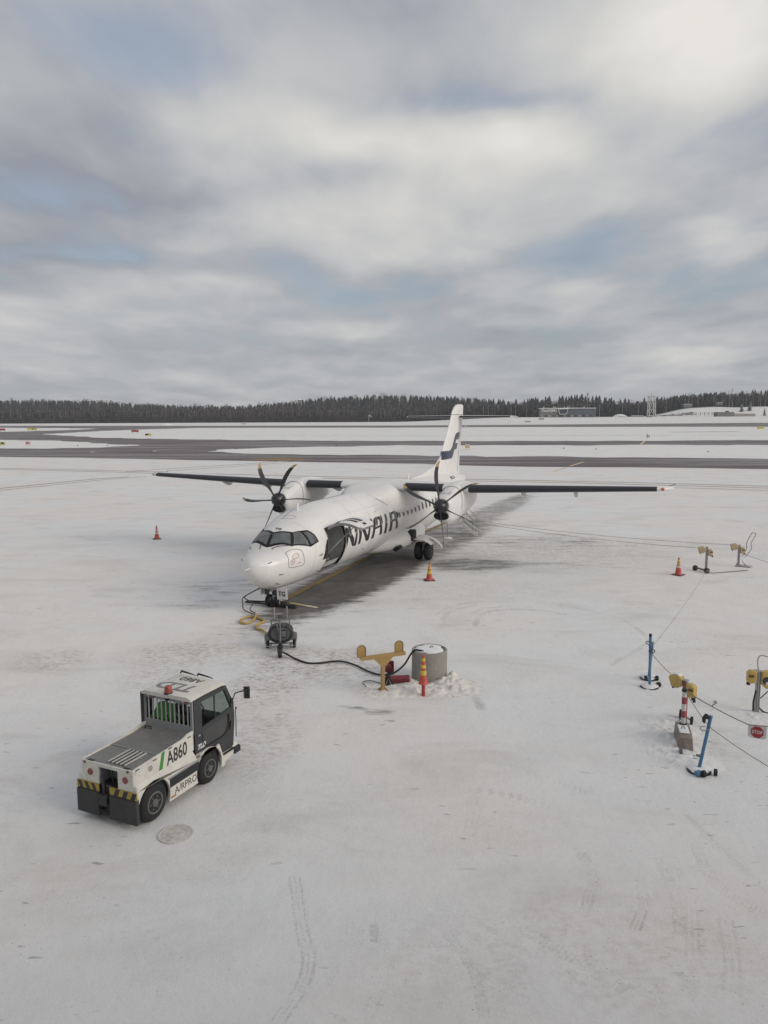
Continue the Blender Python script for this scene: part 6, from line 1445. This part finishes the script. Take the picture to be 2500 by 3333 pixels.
# front rank, tree by tree
TM = {}
for kind, mats in (('spruce', (M_BARK, M_SPR)), ('birch', (M_BIRB, M_TWG))):
    TM[kind] = []
    for T, Mi in VAR[kind]:
        TM[kind].append((mesh_from_tris(kind + '_trunk', T[Mi == 0], np.zeros((Mi == 0).sum(), np.int32), [mats[0]]), mesh_from_tris(kind + '_crown', T[Mi == 1], np.zeros((Mi == 1).sum(), np.int32), [mats[1]])))
def tree(kind, x, y, h, w, label, cat, group, k, z=None, crown=None):
    o = thing(kind + '_tree', label, cat, (x, y, (tz(x, y) if z is None else z) - .2), k * 1.7, group); o.scale = (h * w, h * w, h)
    for nm, me in zip(('trunk', 'crown'), TM[kind][k % len(TM[kind])]):
        q = bpy.data.objects.new(nm, me); COL.objects.link(q); q.parent = o
        if nm == 'crown' and crown: q.material_slots[0].link = 'OBJECT'; q.material_slots[0].material = crown
    return o
for k in range(85):
    c = g.choice([g.uniform(190, 330), g.uniform(520, 800), g.uniform(780, 1060), g.uniform(1080, 1560), g.uniform(-40, 2540)], p=[.15, .25, .15, .2, .25]); y = edge_y(c) - 2 - g.uniform(0, 4)
    tree('birch', px2x(c, y), y, g.uniform(12, 18), g.uniform(.8, 1.2), 'bare pale-trunked birch at the near edge of the distant forest', 'birch', 'birches at the edge of the forest', k)
for k in range(36):
    c = g.choice([g.uniform(-40, 460), g.uniform(940, 1400), g.uniform(1650, 2100), g.uniform(2150, 2540)], p=[.4, .2, .2, .2]); y = edge_y(c) + g.uniform(3, 10)
    tree('spruce', px2x(c, y), y, g.uniform(12, 17), g.uniform(1.1, 1.6), 'dark spruce standing in the front rank of the distant forest', 'spruce', 'spruces in the front rank of the forest', k)
def bare_far(px, lab, h, k):
    y = edge_y(px) - 6; tree('birch', px2x(px, y), y, h, 1.2, lab, 'birch', None, k)
bare_far(1912, 'tall bare birch rising behind the right half of the grey hangar', 24, 1)
for k, px in enumerate((2362, 2372, 2381, 2397, 2411, 2420, 2428, 2452, 2468, 2492)):
    y = 806; tree('birch', px2x(px, y), y, 15 + (k * 7) % 5, .55, 'slim pale trunk on top of the snowy mound at the right', 'birch', 'slim trunks on the snowy mound', k)
# snow-laden spruces and bare saplings on the mound
M_SNSP = mat('snowy spruce needles', (.10, .115, .11), .9, var=.5, vscale=6, dirt=(.72, .72, .73), dirt_amt=.22)
for k, (px, y, h, lab) in enumerate(((2415, 772, 8.5, 'left of the two snow-laden spruces above the low buildings'), (2441, 776, 9.5, 'right of the two snow-laden spruces above the low buildings'), (2490, 745, 8.0, 'snow-laden spruce at the right edge of the snowy mound'))):
    tree('spruce', px2x(px, y), y, h, 1.9, lab, 'spruce', None, k, crown=M_SNSP)
M_SAP = mat('dark sapling bark', (.10, .09, .085), .9)
sap = MB()
for k in range(5):
    a = k * 1.3; sap.tube([(0, 0, 0) if k == 0 else (.02 * math.cos(a), .02 * math.sin(a), .2 + .1 * k), (.10 * math.cos(a) * (k > 0), .10 * math.sin(a) * (k > 0), .75 + .05 * k)], [.018, .006], 4)
sm_ = sap.build('bare_sapling', M_SAP, None, label='thin bare sapling on the snowy slope right of the lattice tower', cat='sapling', group='saplings on the snowy slope')
for k in range(28):
    px = 2214 + (k * 4.6) + (k % 3); y = 716 + (k * 13) % 22; x = px2x(px, y); q = sm_ if k == 0 else sm_.copy()
    if k: COL.objects.link(q)
    q.location = (x, y, tz(x, y) - .1); h = 5 + (k * 5) % 5; q.scale = (h, h, h); q.rotation_euler = (R((k * 7) % 9 - 4), R((k * 5) % 11 - 5), k)

# ---- hangar with its name, far right of the tail
YB = 712; HB = thing('hangar', 'low grey hangar with FinnHEMS lettering and a framed bay window', 'building', (px2x(1760, YB), YB, tz(px2x(1760, YB), YB)), R(-7))
M_HG = mat('grey-brown cladding', (.165, .155, .150), .7, var=.08, vscale=.3); M_HG2 = mat('blue-grey glazing wall', (.085, .105, .118), .4, var=.15, vscale=.25); M_HG3 = mat('pale end cladding', (.30, .285, .265), .7, var=.06, vscale=.3)
L = px2x(1932, YB) - px2x(1760, YB) + .6; Hh = 8.0
b = MB(); b.box((L * .16, 9, Hh / 2), (L * .32, 18, Hh)); b.build('wall', M_HG, HB)
b = MB(); b.box((L * .66, 9.1, Hh / 2 - .1), (L * .68, 17.8, Hh - .2)); b.build('wall', M_HG2, HB)
b = MB(); b.box((L + .1, 9, Hh / 2), (.4, 17.6, Hh - .1)); b.build('end_wall', M_HG3, HB)
b = MB(); b.loft([[(x, -.4, Hh), (x, 18.4, Hh), (x, 18.4, Hh + d), (x, -.4, Hh + d)] for x, d in ((-.5, .50), (L * .4, .62), (L + .6, .5))]); b.build('snowy_roof', M_SNOW2, HB)
for x in (3.5, 12.4, 13.8, 22, 25, 26.6, 40): 
    b = MB(); b.cyl((x, 6, Hh + .4), (x, 6, Hh + 2.1), .45, n=8); b.build('roof_vent', M_ALU, HB)
b = MB(); b.loft([[(L * q, yy, z) for q, z in ((.325, 7.7), (.355, 2.9), (.475, 2.9), (.50, 7.7))] for yy in (-1.5, .1)]); b.build('bay', mat('dark bay glass', (.045, .055, .065), .2), HB)
b = MB(); P = [(L * q, -1.6, z) for q, z in ((.325, 7.7), (.355, 2.9), (.475, 2.9), (.50, 7.7))]
for p_, q_ in zip(P, P[1:]): b.beam(p_, q_, .5, .5)
b.build('bay_frame', M_WHT, HB); b = MB(); b.beam(P[0], (L * .52, -1.6, 8.1), 1.2, .9); b.build('bay_cap', M_SNOW2, HB)
for k in range(14):
    x = 1.6 + k * 3.4
    if .32 * L < x < .36 * L: continue
    b = MB(); b.box((x, -.06, 1.3), (2.0 if k % 3 else 1.2, .08, 1.7)); b.build('window', T_DARK if k % 2 else mat('pale pane', (.34, .33, .31), .4) if 'pale pane' not in bpy.data.materials else (T_DARK if k % 2 else bpy.data.materials['pale pane']), HB)  # alternate windows take a paler grey pane
b = MB(); b.text('FinnHEMS', 3.6, Matrix(((1, 0, 0, L * .165), (0, 0, -1, -.15), (0, 1, 0, 6.0), (0, 0, 0, 1))), .08, .92, bold=.05); b.build('lettering', mat('white sign letters', (.80, .80, .80), .5), HB)
# floodlight mast by the hangar
def mast(px, y, h, lab):
    x = px2x(px, y); t = thing('lamp_mast', lab, 'lamp mast', (x, y, tz(x, y))); b = MB(); b.cyl((0, 0, 0), (0, 0, h), .14, .10, n=8); b.build('pole', M_STEEL, t); b = MB(); b.box((0, 0, h), (2.0, .4, .3)); b.build('lamp_head', M_ALU, t)
mast(1953, 708, 11, 'lamp mast at the right end of the grey hangar'); mast(1743, 716, 6, 'short lamp mast at the left end of the grey hangar')

# ---- lattice tower
x = px2x(2121.5, 700); LT = thing('lattice_tower', 'white steel lattice radar tower before the wooded hill', 'tower', (x, 700, tz(x, 700)))
M_LT = mat('white lattice paint', (.58, .57, .56), .5); hw0, hw1, ht = 2.9, 2.35, 18.5
def leg(s, t_, z): q = hw0 + (hw1 - hw0) * z / ht; return (s * q, t_ * q, z)
for s in (-1, 1):
    for t_ in (-1, 1):
        b = MB(); b.beam(leg(s, t_, 0), leg(s, t_, ht), .42, .42); b.build('leg', M_LT, LT)
Zs = [2.0, 7.2, 12.6, 18.3]
for z0, z1 in zip(Zs, Zs[1:]):
    for (a, c) in (((-1, -1), (1, -1)), ((-1, 1), (1, 1)), ((-1, -1), (-1, 1)), ((1, -1), (1, 1))):
        b = MB(); m_ = tuple((Vector(leg(*a, z1)) + Vector(leg(*c, z1))) / 2); b.beam(leg(*a, z0), m_, .24, .24); b.beam(leg(*c, z0), m_, .24, .24); b.beam(leg(*a, z1), leg(*c, z1), .26, .26); b.build('brace', M_LT, LT)
b = MB(); b.box((0, 0, ht + .2), (6.6, 6.6, .4)); b.beam((2.5, 0, ht + .3), (6.0, 0, ht + 1.4), .2, .2); b.build('platform', M_LT, LT)
b = MB(); b.cyl((0, 0, ht + .4), (0, 0, ht + 2.4), .8, .6, n=10); b.cyl((0, 0, ht + 2.4), (0, 0, ht + 4.2), .25, n=8); b.build('radar_head', M_LT, LT)
# ---- low buildings and huts
def shed(name, lab, pxa, pxb, y, h, m, d=8, roof=True, z=None, cat='building'):
    xa, xb = px2x(pxa, y), px2x(pxb, y); zz = tz((xa + xb) / 2, y) if z is None else z
    t = thing(name, lab, cat, ((xa + xb) / 2, y, zz - .3)); w = xb - xa
    b = MB(); b.box((0, d / 2, h / 2), (w, d, h)); b.build('wall', m, t)
    if roof: b = MB(); b.box((0, d / 2, h + .18), (w + .5, d + .5, .36)); b.build('snowy_roof', M_SNOW2, t, bevel=.1)
    return t, w
s_, w_ = shed('storage_building', 'brown-grey flat storage building left of the low white one', 2337, 2392, 716, 4.5, M_HG, roof=False); b = MB(); b.box((w_ * .12, 2, 5.0), (2.6, 2, 1.1)); b.box((-w_ * .05, -.05, 1.8), (.15, .1, 2.6)); b.build('roof_unit', M_DARK, s_)
shed('low_building', 'low white-grey building with a snowy roof under the snowy spruces', 2392, 2461, 719, 2.9, M_HG3)
shed('utility_hut', 'small dark hut at the foot of the lattice tower', 2111, 2123, 698, 1.8, M_HG, 3)
shed('equipment_shelter', 'low grey shelter just left of the lattice tower', 2062, 2096, 704, 1.3, M_HG3, 5)
shed('cabin', 'dark open cabin with snowy roof high on the mound, left one', 2226, 2252, 806, 3.2, M_HG, 6, z=tz(px2x(2240, 806), 806) + 1.0)
shed('cabin', 'dark cabin with snowy roof high on the mound, right one', 2334, 2352, 810, 2.6, M_HG, 6, z=tz(px2x(2340, 810), 810) + 2.0)
def rock_band():
    b = MB(); gg = np.random.default_rng(3)
    for k in range(70):
        px = gg.uniform(2105, 2260); y = 742 + gg.uniform(0, 18) + (px - 2105) * .07; x = px2x(px, y); r = gg.uniform(.6, 1.7)
        pts = []; b.sphere((x, y, tz(x, y) - .1), r, 6, 4, (1.8, 1.0, .45 + .3 * gg.uniform()))
    o = b.build('rock_outcrop', mat('grey rock', (.17, .16, .155), .9, var=.3, vscale=.6, dirt=(.6, .6, .6), dirt_amt=.13), None, smooth=0, kind='stuff', label='broken grey rocks showing through the snow on the mound', cat='rocks'); return o
rock_band()
b = MB(); x = px2x(2020, 716); zb = tz(x, 716)
b.loft([[(x + u * 7, 716 + v, zb - .2 + max(0, 2.9 * (1 - u * u)) * (1 if abs(v) < 3 else .25)) for u in np.linspace(-1, 1, 11)] for v in (-4, -2.4, 0, 2.4, 4)], caps=False, closed=False); b.build('snow_heap', M_SNOW2, None, smooth=60, kind='structure', label='rounded heap of ploughed snow right of the hangar')
b = MB(); x = px2x(540, 640); b.sphere((x, 640, -.2), 1.0, 14, 8, (6.0, 3, 1.5)); b.build('snow_heap', M_SNOW2, None, smooth=60, kind='structure', label='low heap of snow beyond the runway at the left')
# lookout tower on the ridge, windsock
x = px2x(978, 1010); z0 = tz(x, 1010) - 4.5; LO = thing('lookout_tower', 'small pale lookout tower rising above the trees on the ridge', 'tower', (x, 1010, z0)); b = MB()
for s in (-1, 1):
    for t_ in (-1, 1): b.beam((s * 2.6, t_ * 2.6, 0), (s * 2.0, t_ * 2.0, 19.5), .5, .5)
for z in (8, 13, 17): b.box((0, 0, z), (4.8, 4.8, .4))
b.build('frame', M_HG3, LO); b = MB(); b.box((0, 0, 21.2), (5.4, 5.4, 2.6)); b.build('cabin', M_HG3, LO); b = MB(); b.loft([[(s * k, t_ * k, z) for s, t_ in ((-1, -1), (1, -1), (1, 1), (-1, 1))] for k, z in ((3.1, 22.5), (.3, 24.4))]); b.build('roof', M_SNOW2, LO)
x = px2x(1202, 800); WK = thing('windsock', 'small white windsock on a pole before the forest', 'windsock', (x, 800, tz(x, 800))); b = MB(); b.cyl((0, 0, 0), (0, 0, 8.0), .16, n=8); b.build('pole', M_WHT, WK)
b = MB(); b.lathe((.2, 0, 7.4), (.8, 0, -.6), [(0, .55), (1.5, .4), (3.2, .25)], 10); b.build('sock', M_WHT, WK)

# ---- airfield signs, markers, lights
S_RED = mat('red sign face', (.26, .03, .035), .5); S_YEL = mat('yellow sign face', (.55, .43, .06), .5); S_YG = mat('dull yellow sign face', (.42, .38, .10), .5); S_PALE = mat('pink-white sign face', (.55, .40, .38), .5); S_BLK = mat('black sign face', (.03, .03, .03), .5)
def sign(lab, x, y, w, h, m, insert=None, legs=True, rz=0):
    t = thing('airfield_sign', lab, 'sign', (x, y, tz(x, y) if y > 200 else 0), R(rz)); lg = h * .45
    b = MB(); b.box((0, 0, lg + h * .36), (w, .28, h * .72)); F_ = b.build('panel', m, t)
    for s in (-1, 1):
        b = MB(); b.box((s * w * .36, 0, lg * .5), (.10, .12, lg)); b.build('leg', m if m is not S_RED else S_BLK, t)
    if insert: b = MB(); b.box((insert[0] * w, -.16, lg + h * .36), (insert[1] * w, .04, h * .5)); b.build('face', insert[2], F_)
    b = MB(); b.box((0, 0, lg + h * .72 + .03), (w * 1.02, .34, .06)); b.build('snow_cap', M_SNOW2, t)
sign('red airfield sign cut off by the left edge of the picture', -186.1, 376.4, 2.6, 1.3, S_RED)
sign('long yellow airfield sign beyond the left taxiway', -177.5, 389.4, 4.8, 1.3, S_YEL, (.1, .12, S_BLK))
sign('red airfield sign with a snow cap left of centre', -105.6, 327.4, 3.0, 1.15, S_RED)
sign('black and yellow airfield sign right of the red one', -81.5, 266.6, 2.1, 1.0, S_YEL, (-.2, .5, S_BLK))
sign('yellow-green airfield sign at the left edge, nearest taxiway', -92.8, 187.2, 1.3, .85, S_YG, (.1, .4, S_BLK))
sign('pale pink square airfield sign at the left, nearest taxiway', -86.2, 186.4, 1.1, .95, S_PALE, (0, .6, mat('faint red figure', (.42, .18, .17), .5)))
sign('yellow framed airfield sign right of the aircraft tail', 16.8, 154.2, .88, .92, S_YEL, (.05, .55, S_PALE))
sign('small pale airfield sign just right of the fin emblem', 42.0, 394.0, 1.1, 1.25, S_PALE)
sign('yellow airfield sign at the far right by the runway', 162.0, 331.4, 3.0, 1.25, S_YEL, (0, .3, S_YG))
def panel(lab, px, y, w, h, m):
    x = px2x(px, y); t = thing('marker_board', lab, 'marker board', (x, y, tz(x, y))); b = MB(); b.box((0, 0, h / 2 + .3), (w, .3, h)); b.build('board', m, t); b = MB(); b.box((-w * .3, 0, .2), (.15, .2, .5)); b.box((w * .3, 0, .2), (.15, .2, .5)); b.build('legs_frame', m, t)
panel('low grey marker board left of the hangar, nearer the runway', 1720, 655, 4.8, 1.0, M_HG3); panel('low grey marker board in front of the hangar corner', 1764, 676, 4.8, 1.0, M_HG); panel('low red and white marker board beyond the runway', 794, 640, 3.6, 1.0, S_PALE)
t = thing('marker_post', 'orange and white marker post on the snow right of the tail', 'marker', (78.8, 230.0, 0)); b = MB(); b.cyl((0, 0, 0), (0, 0, .9), .22, n=10); b.build('post', mat('orange marker', (.48, .22, .08), .5), t); b = MB(); b.cyl((0, 0, .9), (0, 0, 1.3), .26, .15, n=10); b.build('cap', M_WHT, t); b = MB(); b.cyl((.5, 0, 0), (.5, 0, .9), .1, n=8); b.build('stake', S_BLK, t)
b = MB(); b.cyl((0, 0, 0), (0, 0, .28), .14, n=8); b.lathe((0, 0, .28), (0, 0, 1), [(0, .11), (.1, .09), (.15, .03)], 8)
l0 = b.build('edge_light', S_BLK, None, label='small dark taxiway edge light on the snow', cat='edge light', group='taxiway edge lights')
for k, (x, y) in enumerate(((-31.52, 163.56), (-20.19, 171.84), (-10.94, 177.71), (42.26, 152.96), (36.97, 157.79), (59.56, 140.99), (-66.83, 186.08), (-73.61, 184.98), (-64.93, 193.77), (73.15, 184.75))):
    q = l0 if k == 0 else l0.copy()
    if k: COL.objects.link(q)
    q.location = (x, y, .03); q.scale = (.75, .75, .6)
# dark melted streaks in the snow fields
M_STREAK = worn('dark earth streak', (.085, .075, .07), lo=.45, hi=.6, scale=.25)
def streak(pts, w): strip('bare_earth_streak', pts, w, M_STREAK, .045)
P5 = lambda px, py: None
streak([(-20, 268), (20, 262), (60, 258), (110, 254), (150, 252)], 1.0)
streak([(-75, 290), (-45, 280), (-20, 273)], .7)
streak([(112, 300), (125, 302), (140, 304)], 5.0)
# ================================================================== AIR
hz = MB(); hz.box((0, 1240, 29), (7400, 2900, 66))
M_HZ = bpy.data.materials.new('thin haze'); M_HZ.use_nodes = True
_t = M_HZ.node_tree; _t.nodes.clear(); _o = _t.nodes.new('ShaderNodeOutputMaterial'); _v = _t.nodes.new('ShaderNodeVolumePrincipled')
_v.inputs['Color'].default_value = (0.90, 0.94, 1.0, 1); _v.inputs['Density'].default_value = 0.00018; _v.inputs['Anisotropy'].default_value = 0.0
_t.links.new(_v.outputs[0], _o.inputs['Volume'])
hz.build('haze', M_HZ, None, smooth=0, kind='stuff', label='thin grey-blue winter haze over the airfield')
